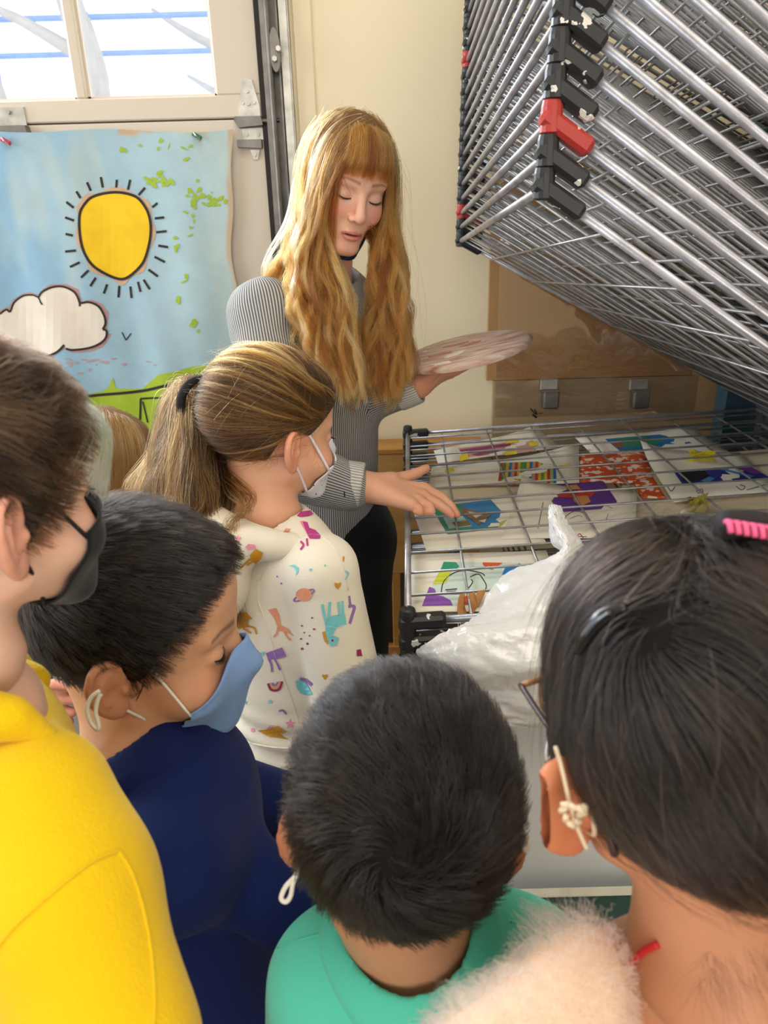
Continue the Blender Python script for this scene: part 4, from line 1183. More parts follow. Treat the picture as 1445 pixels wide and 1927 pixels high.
def body_filler(pts_r, h=.012, k=.05):
    """coarse skin torso/limb chains under the clothes -> V,Q"""
    def f(P):
        d = None
        for pts, rs in pts_r:
            e = sd_chain(P, pts, rs, .01); d = e if d is None else smin(d, e, k)
        return d
    al = np.concatenate([np.asarray(p, float) for p, _ in pts_r]); mr = max(max(r) for _, r in pts_r)
    V, Q = surface(f, al.min(0) - mr - .03, al.max(0) + mr + .03, h)
    return relax(V, Q, 1), Q
def make_person(base, label, parts, tone, group=None):
    """parts: list of (V,Q,col or None) joined into ONE skin mesh, the top-level person"""
    Vs, Qs, Cs, n = [], [], [], 0
    for V, Q, c in parts:
        Vs.append(V); Qs.append(Q + n); n += len(V)
        Cs.append(c if c is not None else np.tile(np.array(lin(tone)), (len(V), 1)))
    base = np.asarray(base, float)
    o = mesh('person', np.concatenate(Vs) - base, np.concatenate(Qs), M_SKIN, None, True, {'col': np.concatenate(Cs)})
    o.location = base
    bpy.context.view_layer.update()
    return tag(o, label, 'person', group)

# ================================================================== BOY IN MINT SHIRT (back of the head to us)
def whorl_dir(wc, swirl=1.1, decay=9.0):
    wc = np.asarray(wc, float)
    def f(P, N, k):
        r = P - wc; r = r - N * (r * N).sum(1)[:, None]
        L = np.linalg.norm(r, axis=1)[:, None] + 1e-6; r = r / L
        s = np.cross(N, r); w = swirl * np.exp(-L / decay)
        return r + s * w
    return f
HAIR_BLACK = [(0, (6, 5, 5)), (.5, (13, 10, 9)), (.8, (27, 20, 16)), (1, (56, 40, 28))]
M_CAPB = mat('hair_mass_black', (14, 11, 10), .6, .3, 30, .3, 120, spec=.12)
M_HB = hair_mat('hair_black', HAIR_BLACK, .26, 1.5)
def boy_hair(person, hd, hl, wc, n, lenf, h1, seed, m_cap=M_CAPB, m_hair=M_HB, swirl=1.1, radius=.00021, jit=.22, th=.5, lenscale=1.0, dirx=None):
    rng = np.random.default_rng(seed)
    V, Q = make_cap(hd, hl, th)
    cap = mesh('hair', hd.w(V), Q, m_cap, person, True)
    f = hd.core
    R = cap_roots(V, Q, n, rng, f, hl)
    R = R + grad(f, R) * .2
    L = np.minimum(lenf(R), .7 + .75 * (R[:, 2] - hairline(R, hl))) * (.75 + .5 * rng.random(len(R))) * lenscale
    S = flow(f, R, dirx or whorl_dir(wc, swirl), L, 6, .3, h1, rng, jit)
    # clumping: pull strand tips to nearby random centres
    nc = max(10, len(S) // 14); cen = S[rng.integers(0, len(S), nc)]
    key = np.zeros(len(S), int)
    for s in range(0, len(S), 2000):
        dd = ((S[s:s + 2000, 0][:, None] - cen[None, :, 0]) ** 2).sum(-1); key[s:s + 2000] = dd.argmin(1)
    t = np.linspace(0, 1, S.shape[1])[None, :, None]
    off = cen[key] - cen[key][:, :1] + S[:, :1]
    S = S * (1 - .6 * t) + (off * .3 + cen[key] * .7) * (.6 * t)
    tn = .5 + .35 * noise3(S[:, 0], .9, seed) + .25 * (rng.random(nc)[key] - .5)
    hair_object('hair_strands', hd.w(S.reshape(-1, 3)).reshape(S.shape), radius, m_hair, cap, tone=tn)
    return cap
def len_boy(top=3.0, nape=1.0):
    def g(R): return np.interp(R[:, 2], [-5, 0, 6, 11], [nape, nape * 1.5, top * .85, top])
    return g
def tee(person, f0, hole, lo, hi, m, h=.006, band=.022, m_collar=None, wr=.0035, wseed=1, wscale=22, cut=None, name='shirt'):
    """shirt = solid f0 minus neck hole, plus ribbed collar band"""
    def f(P):
        hh = hole(P); d = f0(P) + wr * np.clip((hh - .01) / .05, 0, 1) * noise3(P * np.array([1, 1, .55], np.float32), wscale, wseed).astype(np.float32)
        d = smax(d, -hh, .004)
        return d if cut is None else cut(P, d)
    o = sdf_part(name, f, lo, hi, h, m, person)
    if band:
        def g(P):
            hd_ = hole(P)
            d = smax(f0(P) - .0045, -hd_, .006)
            d = np.maximum(d, -(f0(P) + .012))
            return smax(d, hd_ - band, .005)
        sdf_part('collar', g, lo, hi, h * .6, m_collar or m, o, 4)
    return o

TONE_A = (206, 150, 116)
hd = Head(at_depth(754, 1575, .560), (0.03, .98, -.10), size=1.0, kid=True, roll=math.radians(-4))
nb = at_depth(790, 1800, .560)
HV, HQ, HC = head_mesh(hd, nb + (0, .018, -.03), .3, TONE_A, nr=5.2, blush=(206, 120, 92), lips=(180, 104, 92), brow=(60, 44, 38))
sL = np.array([-.066, .402, .895]); sR = np.array([.124, .402, .898]); ch = np.array([.028, .42, .78])
bodyf = body_filler([([nb + (0, .03, -.07), ch, ch + (0, .02, -.26)], [.04, .08, .08]), ([sL + (.02, 0, 0), sL + (-.01, .03, -.18), sL + (0, .08, -.28)], [.035, .032, .028]), ([sR + (-.02, 0, 0), sR + (.01, .03, -.18), sR + (0, .08, -.28)], [.035, .032, .028])])
mint = make_person((.03, .42, 0), 'child with short black hair in a mint green t-shirt, seen from behind', [(HV, HQ, HC), (*bodyf, None), arm_hand(sL + (0, .08, -.28), sL + (.04, .19, -.30), (.2, 1, -.1), (0, 0, 1), 1), arm_hand(sR + (0, .08, -.28), sR + (-.04, .19, -.30), (-.2, 1, -.1), (0, 0, 1), -1)], TONE_A)
WC = hd.l(at_depth(752, 1582, .45)); WC = WC / np.linalg.norm(WC) * 9
boy_hair(mint, hd, HL_BOY, WC, 26000, len_boy(3.2, 1.2), 1.35, 11, jit=.3)
def f0(P):
    d = sd_ell(P, ch + (0, -.005, 0), (.112, .078, .19))
    d = smin(d, sd_cap(P, sL + (.03, 0, -.005), sR + (-.03, 0, -.005), .047), .05)
    d = smin(d, sd_ell(P, ch + (0, .02, -.24), (.104, .08, .20)), .06)
    d = smin(d, sd_cap(P, nb + (0, .004, -.026), ch + (0, 0, .05), .054, .07), .05)
    for s, q in ((-1, sL), (1, sR)):
        d = smin(d, sd_cap(P, q + (-.012 * s, .005, -.012), q + (.014 * s, .02, -.17), .045, .047), .03)
    return d
nd = unit(hd.w((0, -2, -3)) - nb)
hole = lambda P: sd_cap(P, nb - nd * .025, nb + nd * .10, .044, .051)
M_MINT = cloth_mat('mint_jersey', (86, 202, 178))
tee(mint, f0, hole, (-.22, .22, .40), (.28, .60, 1.06), M_MINT, wscale=18, wr=.006, h=.005, cut=lambda P, d: smax(d, .50 - P[:, 2], .008))
pants_shoes(mint, (-.035, .44, .50), (.09, .44, .50), (-.04, .43, 0), (.10, .44, 0), cloth_mat('dark_denim', (44, 52, 74)), M_DARK, .055)
# toggles of the mask cords hanging behind the ears
M_CORD = mat('cord_white', (232, 228, 214), .7)
mo, MG = mask_mesh(hd, 'face_mask', cloth_mat('mask_navy_plain', (70, 84, 120)), mint)
for s in (-1, 1):
    ear_loops(hd, mo, MG, M_CORD, s)
def cord(parent, pts, r):
    t = MB(); pp = smooth_path(pts, 6)
    t.tube(pp, r, 8); return t.build('cord_toggle', M_CORD, parent, True)
def loop_px(parent, pxs, d, r): return cord(parent, [at_depth(x, y, d) for x, y in pxs], r)
loop_px(mo, [(568, 1622), (556, 1648), (538, 1668), (529, 1690), (538, 1697), (547, 1685), (552, 1660), (566, 1634)], .505, .0017)
loop_px(mo, [(958, 1532), (974, 1545), (984, 1570), (986, 1596), (992, 1600), (993, 1585), (985, 1560), (970, 1540)], .515, .0016)

# ================================================================== BOY IN NAVY SHIRT (profile, blue mask)
TONE_B = (214, 160, 126)
hd = Head(at_depth(262, 1208, .745), (.985, .04, -.16), size=1.09, kid=True, roll=math.radians(0))
nb = at_depth(262, 1395, .752)
HV, HQ, HC = head_mesh(hd, nb, .22, TONE_B, nr=4.5, blush=(214, 136, 106), lips=(180, 104, 92), brow=(70, 50, 42))
ch = np.array([nb[0] + .02, nb[1] + .005, .80]); ax = unit((.97, .2, 0)); lt = unit((-.2, .97, 0))     # facing, and towards his left
sL = nb + lt * .105 + (.01, 0, -.045); sR = nb - lt * .11 + (.03, 0, -.055)
bodyf = body_filler([([nb + (0, 0, -.07), ch, ch + (0, 0, -.26)], [.04, .08, .075])])
navy = make_person((nb[0], nb[1], 0), 'child in profile with black hair, blue cloth mask and navy t-shirt', [(HV, HQ, HC), (*bodyf, None), arm_hand(at_depth(570, 1725, .727), at_depth(590, 1735, .725) + ax * .10 + (0, .04, -.05), ax + np.array([0, .2, -.2]), (0, 0, 1), -1), arm_hand(sL + ax * .12 + lt * .02 + (0, 0, -.18), sL + ax * .22 + (0, 0, -.22), ax, (0, 0, 1), 1)], TONE_B)
HLN = [(0, 8.8), (25, 8.6), (40, 7.6), (52, 5.6), (62, 3.8), (72, 1.0), (82, .2), (90, 2.6), (105, 2.6), (118, -1.2), (140, -4.6), (180, -5.4)]
def navy_dir(P, N, k):
    w = whorl_dir((0, -6.5, 9.5), 1.0)(P, N, k)
    return w + np.array([0, .5, -.1]) * np.clip((P[:, 1:2] + 2) / 6, 0, 1)
boy_hair(navy, hd, HLN, None, 24000, len_boy(3.8, 1.2), 1.3, 21, dirx=navy_dir, th=.65)
M_LASH = mat('lash_black', (24, 18, 16), .6)
lashes(hd, navy, M_LASH, .55)
M_BLUEM = cloth_mat('mask_blue', (126, 160, 212), var=.2)
mo, MG = mask_mesh(hd, 'face_mask', M_BLUEM, navy, top=(30, 6), bot=(-58, -30), half=52, push=.55, jut=.9, gather=.18)
M_ELW = mat('elastic_white', (236, 234, 226), .7)
for s in (-1, 1): ear_loops(hd, mo, MG, M_ELW, s)
loop_px(mo, [(188, 1300), (172, 1312), (164, 1335), (170, 1358), (182, 1372), (186, 1366), (180, 1340), (184, 1318), (190, 1306)], .632, .0019)
def f0(P):
    d = sd_ell(P, ch + (0, 0, .0), (.095, .105, .21), np.stack([ax, lt, (0, 0, 1)]))
    d = smin(d, sd_cap(P, sL, sR, .05), .06)
    d = smin(d, sd_cap(P, nb + (0, 0, -.03), ch + (0, 0, .08), .048, .08), .05)
    d = smin(d, sd_ell(P, ch + (0, 0, -.24), (.1, .11, .2)), .06)
    d = smin(d, sd_chain(P, [sR, at_depth(430, 1630, .745), at_depth(590, 1735, .725)], [.048, .05, .043]), .035)
    for s, q in ((1, sL),):
        d = smin(d, sd_chain(P, [q, q + ax * .05 + lt * .012 * s + (0, 0, -.13), q + ax * .14 + lt * .02 + (0, 0, -.19)], [.046, .048, .043]), .035)
    return d
nd = unit(hd.w((0, -2, -3)) - nb)
hole = lambda P: sd_cap(P, nb - nd * .03, nb + nd * .10, .052, .066)
M_NAVY = cloth_mat('navy_jersey', (14, 30, 84), sheen=.04)
tee(navy, f0, hole, ch + (-.26, -.26, -.46), ch + (.30, .26, .30), M_NAVY, wr=.008, wscale=14, wseed=5, cut=lambda P, d: smax(d, .48 - P[:, 2], .008))
ra = sR + ax * .12 - lt * .02 + (0, 0, -.20)
pants_shoes(navy, (nb[0] + .03, nb[1] - .04, .48), (nb[0] + .04, nb[1] + .07, .48), (nb[0] + .03, nb[1] - .04, 0), (nb[0] + .05, nb[1] + .08, 0), cloth_mat('dark_denim', (44, 52, 74)), M_DARK, .055)

# ================================================================== BOY IN YELLOW HOODIE
TONE_C = (226, 184, 164)
hd = Head(at_depth(-70, 978, .488), (.588, .809, -.1), size=.90, kid=True, roll=math.radians(3))
nb = at_depth(-95, 1230, .480)
HV, HQ, HC = head_mesh(hd, nb, .22, TONE_C, nr=4.2, blush=(226, 140, 124), lips=(190, 114, 104), brow=(90, 66, 50))
nbs = nb + (-.012, 0, -.036); ch = nbs + (-.02, .0, -.20); ax = unit((.85, .5, 0)); lt = unit((-.5, .85, 0))
sR = nbs - lt * .085 + ax * .005 + (.0, .0, -.095); sL = nbs + lt * .08 + (0, 0, -.05)
bodyf = body_filler([([nb + (0, 0, -.05), ch, ch + (-.03, -.06, -.30)], [.05, .075, .07])])
yel = make_person((nb[0] - .05, nb[1] - .06, 0), 'child with brown hair, black mask and bright yellow hooded sweatshirt', [(HV, HQ, HC), (*bodyf, None), arm_hand(at_depth(205, 1950, .415), at_depth(205, 1980, .415) + (.0, .005, -.05), (0, .15, -1), (.8, -.5, 0), 1), arm_hand(sL + lt * .05 + (.02, -.045, -.28), sL + lt * .05 + (.02, -.04, -.36), (0, .1, -1), (-.8, .5, 0), -1)], TONE_C)
HLY = [(0, 7.0), (30, 6.5), (48, 5.0), (60, 2.8), (70, 1.0), (78, -1.2), (84, -.6), (90, 2.8), (105, 2.6), (118, -1.2), (140, -5.0), (180, -6.2)]
def yel_dir(P, N, k):
    w = whorl_dir((1.0, -5.0, 10.5), .6)(P, N, k)
    return w + .8 * np.stack([noise3(P, .5, 31), noise3(P, .5, 32), noise3(P, .5, 33)], 1)
M_HBR = hair_mat('hair_brown', [(0, (20, 14, 11)), (.45, (40, 28, 21)), (.8, (76, 54, 38)), (1, (120, 90, 64))], .35)
M_CAPBR = mat('hair_mass_brown', (30, 22, 17), .6, .4, 30, .3, 120)
cap = boy_hair(yel, hd, HLY, None, 20000, len_boy(5.0, 2.0), 1.5, 31, M_CAPBR, M_HBR, dirx=yel_dir, th=.6, radius=.00024)
# green tinted fringe hanging over the brow
rng = np.random.default_rng(5); G = []
for i in range(60):
    x = rng.uniform(-1, 5.8); z = 9.0 - .12 * abs(x) ** 1.5 + rng.normal() * .4
    p = ray_front(hd.core, np.array([x]), np.array([z]))[0]; 
    e = np.array([x * 1.08 + rng.normal() * .4, 0, 1.0 + rng.normal() * .7 + .2 * abs(x)])
    q = ray_front(hd.core, e[:1], e[2:])[0]; md = ray_front(hd.core, np.array([(x + e[0]) / 2]), np.array([(z + e[2]) / 2]))[0]
    G.append([p, md + (.3, 1.9, .6), q + (.4, 1.8, 0)])
G = resample(np.array(G), 8)
S = children_of(G, 26, .35, rng, .5, .1)
M_HGR = hair_mat('hair_green_tint', [(0, (120, 132, 104)), (.5, (150, 168, 138)), (1, (186, 196, 170))], .4)
hair_object('fringe_strands', hd.w(S.reshape(-1, 3)).reshape(S.shape), .00022, M_HGR, cap)
lashes(hd, yel, M_LASH, .55)
M_BLKM = cloth_mat('mask_black', (20, 20, 24))
mo, MG = mask_mesh(hd, 'face_mask', M_BLKM, yel, top=(26, 14), bot=(-64, -44), half=56, push=.5, jut=.7)
M_ELB = mat('elastic_black', (22, 22, 24), .7)
for s in (-1, 1): ear_loops(hd, mo, MG, M_ELB, s, r=.17)
M_YEL = cloth_mat('yellow_fleece', (230, 190, 6), bump=.3, bscale=500, var=.2)
elb = at_depth(190, 1960, .50)
def f0(P):
    d = sd_ell(P, ch, (.085, .10, .24), np.stack([ax, lt, (0, 0, 1)]))
    d = smin(d, sd_cap(P, sL, sR, .048), .06)
    d = smin(d, sd_cap(P, nbs + (0, 0, -.055), ch + (0, 0, .06), .05, .08), .05)
    d = smin(d, sd_ell(P, ch + (-.03, -.06, -.26), (.092, .085, .22)), .06)
    d = smin(d, sd_chain(P, [at_depth(60, 1515, .462), at_depth(120, 1690, .445), at_depth(215, 1980, .415)], [.047, .050, .048], .02), .03)
    for s, q in ((1, sL),):
        d = smin(d, sd_chain(P, [q, q + lt * .04 * s + (.0, -.015, -.16), q + lt * .05 * s + (.02, -.045, -.30)], [.048, .052, .046]), .03)
    return d
nd = unit(hd.w((0, -2, -3)) - nb)
hole = lambda P: sd_cap(P, nbs - nd * .02, nbs + nd * .10, .052, .066)
sh = yel_shirt = tee(yel, f0, hole, ch + (-.28, -.28, -.50), ch + (.28, .28, .34), M_YEL, wr=.010, wscale=13, wseed=8, band=0, cut=lambda P, d: smax(d, .58 - P[:, 2], .01))
# hood lying round the neck
def hood(P):
    pts = []; n = 14
    for i in range(n + 1):
        a = -2.5 + 5.0 * i / n
        pts.append(nbs + (-ax * math.cos(a) * .066 - lt * math.sin(a) * .070) + np.array([0, 0, -.020 + .012 * math.cos(a)]))
    d = sd_chain(P, pts, [.020 + .008 * math.cos(-2.5 + 5.0 * i / n) for i in range(n + 1)])
    d = smin(d, sd_ell(P, nbs - ax * .085 + (0, 0, -.075), (.06, .075, .06)), .04)
    d = smin(d, sd_chain(P, [at_depth(-70, 1345, .445), at_depth(20, 1352, .45), at_depth(92, 1388, .462)], [.020, .016, .009]), .012)
    return d + .003 * noise3(P, 30, 12, 2).astype(np.float32)
sdf_part('hood', lambda P: smax(hood(P), -sd_cap(P, nbs - nd * .02, nbs + nd * .1, .05, .058), .008), nb + (-.22, -.22, -.16), nb + (.22, .22, .10), .005, M_YEL, sh)
pants_shoes(yel, (ch[0] - .04, ch[1] - .12, .56), (ch[0] - .03, ch[1] - .02, .56), (ch[0] - .04, ch[1] - .14, 0), (ch[0] - .03, ch[1] - .02, 0), cloth_mat('dark_denim', (44, 52, 74)), M_DARK, .06)

# ================================================================== GIRL WITH PONYTAIL, WHITE PRINTED HOODIE
TONE_D = (218, 166, 136)
hd = Head(at_depth(512, 832, 1.07), (.82, .54, -.18), size=.97, kid=True, roll=math.radians(2))
nb = at_depth(500, 962, 1.075)
HV, HQ, HC = head_mesh(hd, nb, .25, TONE_D, nr=4.4, blush=(222, 136, 112), lips=(190, 110, 100), brow=(110, 84, 60))
ax = unit((.80, .57, 0)); lt = unit((-.57, .80, 0))
ch = at_depth(530, 1180, 1.03); ch = np.array([ch[0], ch[1], ch[2]])
sR = nb - lt * .115 + ax * .02 + (0, 0, -.055); sL = nb + lt * .115 + ax * .01 + (0, 0, -.05)
elR = sR + ax * .012 - lt * .035 + (0, 0, -.19); haR = elR + ax * .03 + lt * .01 + (0, 0, -.14)
elL = sL + ax * .015 + lt * .02 + (0, 0, -.20); haL = elL + ax * .03 + (0, 0, -.14)
bodyf = body_filler([([nb + (0, 0, -.02), nb + (0, 0, -.15), nb + (0, 0, -.42)], [.045, .08, .08]), ([elR, haR], [.03, .022]), ([elL, haL], [.03, .022])])
girl = make_person((nb[0], nb[1], 0), 'child with a brown blonde ponytail in a white hoodie printed with unicorns', [(HV, HQ, HC), (*bodyf, None), arm_hand(elR, haR + (0, 0, -.035), (.15, .1, -1), -lt, -1), arm_hand(elL, haL + (0, 0, -.035), (.15, .1, -1), lt, 1)], TONE_D)
lashes(hd, girl, M_LASH, .4)
rng = np.random.default_rng(41)
tie = hd.l(at_depth(386, 752, 1.085)); 
HLG = [(0, 8.0), (25, 7.8), (45, 6.0), (60, 3.8), (74, 2.2), (84, 2.6), (92, 3.4), (104, 2.4), (116, -.6), (135, -4.2), (180, -5.8)]
V, Q = make_cap(hd, HLG, .75)
M_CAPG = mat('hair_mass_dark_blonde', (52, 38, 26), .6, .6, 22, .3, 120, rgb2=(70, 52, 34))
cap = mesh('hair', hd.w(V), Q, M_CAPG, girl, True)
M_HG = hair_mat('hair_dark_blonde', [(0, (28, 18, 11)), (.35, (58, 38, 21)), (.65, (102, 68, 33)), (.88, (160, 110, 52)), (1, (200, 152, 86))], .35)
R = cap_roots(V, Q, 9000, rng, hd.core, HLG); R = R + grad(hd.core, R) * .6
D0 = np.linalg.norm(R - tie, axis=1)
def to_tie(P, N, k): return (tie - P) / (np.linalg.norm(tie - P, axis=1)[:, None] + .5) + .12 * np.stack([noise3(P, .7, 3), noise3(P, .7, 4), noise3(P, .7, 5)], 1)
S = flow(hd.core, R, to_tie, np.minimum(D0 * 1.05, 9), 8, .75, 1.25, rng, .05, .8)
tang = np.arctan2(R[:, 0], R[:, 2] - tie[2])
hair_object('hair_strands', hd.w(S.reshape(-1, 3)).reshape(S.shape), .00028, M_HG, cap, tone=.42 + .55 * np.clip(noise3(np.stack([tang * 6, R[:, 1] * .08, R[:, 0] * .1], 1), 1.5, 7), -1, 1))
# golden streaks combed towards the tie
GS = R[(R[:, 1] > -3)][:130]
Sg = flow(hd.core, GS, to_tie, np.linalg.norm(GS - tie, axis=1) * 1.02, 14, 1.1, 1.5, rng, .04, .85)
Sg = children_of(Sg, 14, .16, rng, .8, .06)
hair_object('streak_strands', hd.w(Sg.reshape(-1, 3)).reshape(Sg.shape), .00026, M_HG, cap, tone=np.repeat(rng.uniform(.45, 1, len(GS)), 14))
# flyaway hairs
S = flow(hd.core, R[:500], to_tie, np.full(500, 7.0), 8, .8, 2.6, rng, .35, .8)
hair_object('flyaway_strands', hd.w(S.reshape(-1, 3)).reshape(S.shape), .00016, M_HG, cap)
# tail: guides from the tie, spreading and falling
tw = hd.w(tie); G = []
for i in range(150):
    u = rng.random(); s = rng.normal() * .35
    ex = 262 + 205 * u + rng.normal() * 10; ey = 1000 + 60 * math.sin(3 * u) + rng.normal() * 30
    dpt = 1.10 - .08 * math.sin(math.pi * u) * (1 if rng.random() < .7 else -.9) + rng.normal() * .012
    m1 = at_depth(372 - 40 * (1 - u) + 18 * u + rng.normal() * 4, 742 + rng.normal() * 6 - 8 * math.sin(3.1 * u), 1.085 + (dpt - 1.085) * .3)
    m2 = at_depth(300 + 125 * u + rng.normal() * 8, 830 + rng.normal() * 14, 1.085 + (dpt - 1.085) * .8)
    m3 = at_depth(272 + 180 * u + rng.normal() * 10, 920 + rng.normal() * 10, dpt)
    G.append([tw + rng.normal(size=3) * .004, m1, m2, m3, at_depth(ex, ey, dpt), at_depth(ex + 20 * rng.normal() + 30 * u, ey + 90, dpt)])
G = resample(np.array(G), 16)
tt = np.linspace(0, 1, 16)[None, :, None]
ph = rng.random((len(G), 1, 3)) * 6.28
G = G + .008 * tt * np.sin(tt * (14 + 8 * rng.random((len(G), 1, 1))) + ph)
tail = MB(); tail.tube(smooth_path([tw, at_depth(340, 800, 1.09), at_depth(335, 880, 1.09), at_depth(350, 980, 1.09), at_depth(375, 1080, 1.09)], 5), list(np.interp(np.linspace(0, 1, 21), [0, .15, .4, .8, 1], [.010, .020, .034, .036, .02])), 16)
to = tail.build('ponytail', M_CAPG, girl, True)
S = children_of(G, 60, .0058, rng, .8, .004)
hair_object('ponytail_strands', S, .00030, M_HG, to, tone=np.repeat(rng.beta(1.2, 1.8, len(G)), 60))
# a few loose curls by the neck
G = []
for i in range(10):
    G.append([at_depth(425 + rng.normal() * 8, 900 + rng.normal() * 10, 1.04), at_depth(455 + rng.normal() * 10, 935, 1.0), at_depth(462 + rng.normal() * 10, 965 + rng.normal() * 10, .985), at_depth(432 + rng.normal() * 10, 985 + rng.normal() * 10, .985), at_depth(440 + rng.normal() * 14, 1015 + rng.normal() * 14, .985)])
S = children_of(resample(np.array(G), 14), 12, .002, rng, .8, .002)
hair_object('loose_curls', S, .00022, M_HG, to)
# black elastic
M_ELAST = mat('hair_elastic_black', (26, 24, 28), .8)
tdir = unit(at_depth(345, 735, 1.06) - at_depth(385, 752, 1.04)); e1 = unit(np.cross(tdir, (0, 0, 1))); e2 = np.cross(tdir, e1)
rc = at_depth(371, 752, 1.055)
MB().tube([rc + .030 * (math.cos(a) * e1 + math.sin(a) * e2) for a in np.linspace(0, 2 * math.pi, 25)], .0068, 8, False).build('hair_elastic', M_ELAST, cap, True)
M_WMASK = speckle_mat('mask_print', (226, 226, 238), (60, 56, 92), .64, 150, .8)
mo, MG = mask_mesh(hd, 'face_mask', M_WMASK, girl, top=(24, 4), bot=(-58, -36), half=50, push=.5, jut=.4)
M_ELL = mat('elastic_lilac', (226, 222, 236), .7)
for s in (-1, 1): ear_loops(hd, mo, MG, M_ELL, s, r=.22)
M_HOOD = cloth_mat('hoodie_white', (232, 224, 208), bump=.2, var=.2)
hip = nb + (.03, .02, -.42)
def f0(P):
    d = sd_ell(P, nb + ax * .012 + (0, 0, -.18), (.10, .122, .19), np.stack([ax, lt, (0, 0, 1)]))
    d = smin(d, sd_cap(P, sL, sR, .048), .05)
    d = smin(d, sd_ell(P, nb + ax * .02 + (0, 0, -.34), (.105, .118, .15), np.stack([ax, lt, (0, 0, 1)])), .05)
    for pts in ((sR, elR, haR), (sL, elL, haL)):
        d = smin(d, sd_chain(P, pts, [.050, .052, .040], .01), .012)
    return d
def f0w(P):
    d = f0(P); z = P[:, 2] - (nb[2] - .36)
    return d + .006 * np.exp(-(z / .06) ** 2) * np.sin(P[:, 2] * 150 + 12 * P[:, 0]).astype(np.float32)
nd = unit(hd.w((0, -2, -3)) - nb)
hole = lambda P: sd_cap(P, nb - nd * .02, nb + nd * .10, .050, .066)
cut = lambda P, d: smax(d, (nb[2] - .455) - P[:, 2], .006)
hoodie = tee(girl, f0w, hole, nb + (-.26, -.26, -.50), nb + (.34, .30, .08), M_HOOD, wr=.005, wscale=17, wseed=3, band=0, cut=cut, name='hoodie', h=.005)
def hoodg(P):
    pts = []; n = 14
    for i in range(n + 1):
        a = -2.6 + 5.2 * i / n
        pts.append(nb + (-ax * math.cos(a) * .075 - lt * math.sin(a) * .088) + np.array([0, 0, -.022 + .012 * math.cos(a)]))
    d = sd_chain(P, pts, [.018 + .012 * math.cos(-2.6 + 5.2 * i / n) for i in range(n + 1)])
    d = smin(d, sd_ell(P, nb - ax * .09 + (0, 0, -.07), (.06, .085, .075)), .04)
    return d + .003 * noise3(P, 32, 14, 2).astype(np.float32)
sdf_part('hood', lambda P: smax(hoodg(P), -hole(P), .006), nb + (-.22, -.22, -.18), nb + (.22, .22, .08), .005, M_HOOD, hoodie)
pants_shoes(girl, nb + (-.0, -.045, -.49), nb + (.03, .06, -.49), (nb[0] + .0, nb[1] - .06, 0), (nb[0] + .04, nb[1] + .08, 0), cloth_mat('jeans_blue', (40, 50, 96)), M_DARK, .06)

# printed motifs on the hoodie
from mathutils.bvhtree import BVHTree
def world_mesh(o):
    off = np.zeros(3); q = o
    while q is not None: off += np.array(q.location); q = q.parent
    V = np.zeros(len(o.data.vertices) * 3, np.float32); o.data.vertices.foreach_get('co', V)
    return V.reshape(-1, 3) + off, [tuple(p.vertices) for p in o.data.polygons]
def surface_map(objs, off=.0008):
    """pixel points -> first hit on the given meshes, lifted a little towards the viewer side normal"""
    Vs = []; Fs = []; n = 0
    for o in objs:
        V, F = world_mesh(o); Vs.append(V); Fs += [tuple(i + n for i in f) for f in F]; n += len(V)
    bv = BVHTree.FromPolygons([tuple(v) for v in np.concatenate(Vs)], Fs)
    last = [None]
    def f(P):
        out = np.zeros((len(P), 3))
        for i, (a, b) in enumerate(P):
            d = unit(ray(a, b)); h = bv.ray_cast(Vector(CAM), Vector(d), 4.0)
            if h[0] is None: out[i] = last[0] if last[0] is not None else at_depth(a, b, 1.0)
            else:
                nn = np.array(h[1]); nn = nn if nn @ d < 0 else -nn
                out[i] = np.array(h[0]) + nn * off; last[0] = out[i]
        return out
    return f
hood_o = bpy.data.objects['hood.001']
hm = surface_map([hoodie, hood_o]); hm2 = surface_map([hoodie, hood_o], .0013)
def Zp(pts): return [(380 + x / 3.441, 900 + y / 3.441) for x, y in pts]
def zpoly(*pts): return ('poly', Zp(pts))
def zline(pts, w): return ('line', Zp(pts), w / 3.441)
def star(cx, cy, r): return zpoly(*[(cx + (r if k % 2 == 0 else r * .45) * math.sin(k * math.pi / 5), cy - (r if k % 2 == 0 else r * .45) * math.cos(k * math.pi / 5)) for k in range(10)])
def dot(cx, cy, r): return zpoly(*[(cx + r * math.cos(a), cy + r * math.sin(a)) for a in np.linspace(0, 6.28, 9)[:-1]])
def heart(cx, cy, r): return zpoly((cx, cy + r), (cx - r * .8, cy), (cx - r * .7, cy - r * .7), (cx, cy - r * .35), (cx + r * .7, cy - r * .7), (cx + r * .8, cy))
MAG, PNK, TEA, MUS, PUR, PEA, RED = (186, 62, 138), (236, 150, 176), (124, 204, 210), (206, 146, 34), (150, 112, 182), (232, 156, 124), (150, 48, 84)
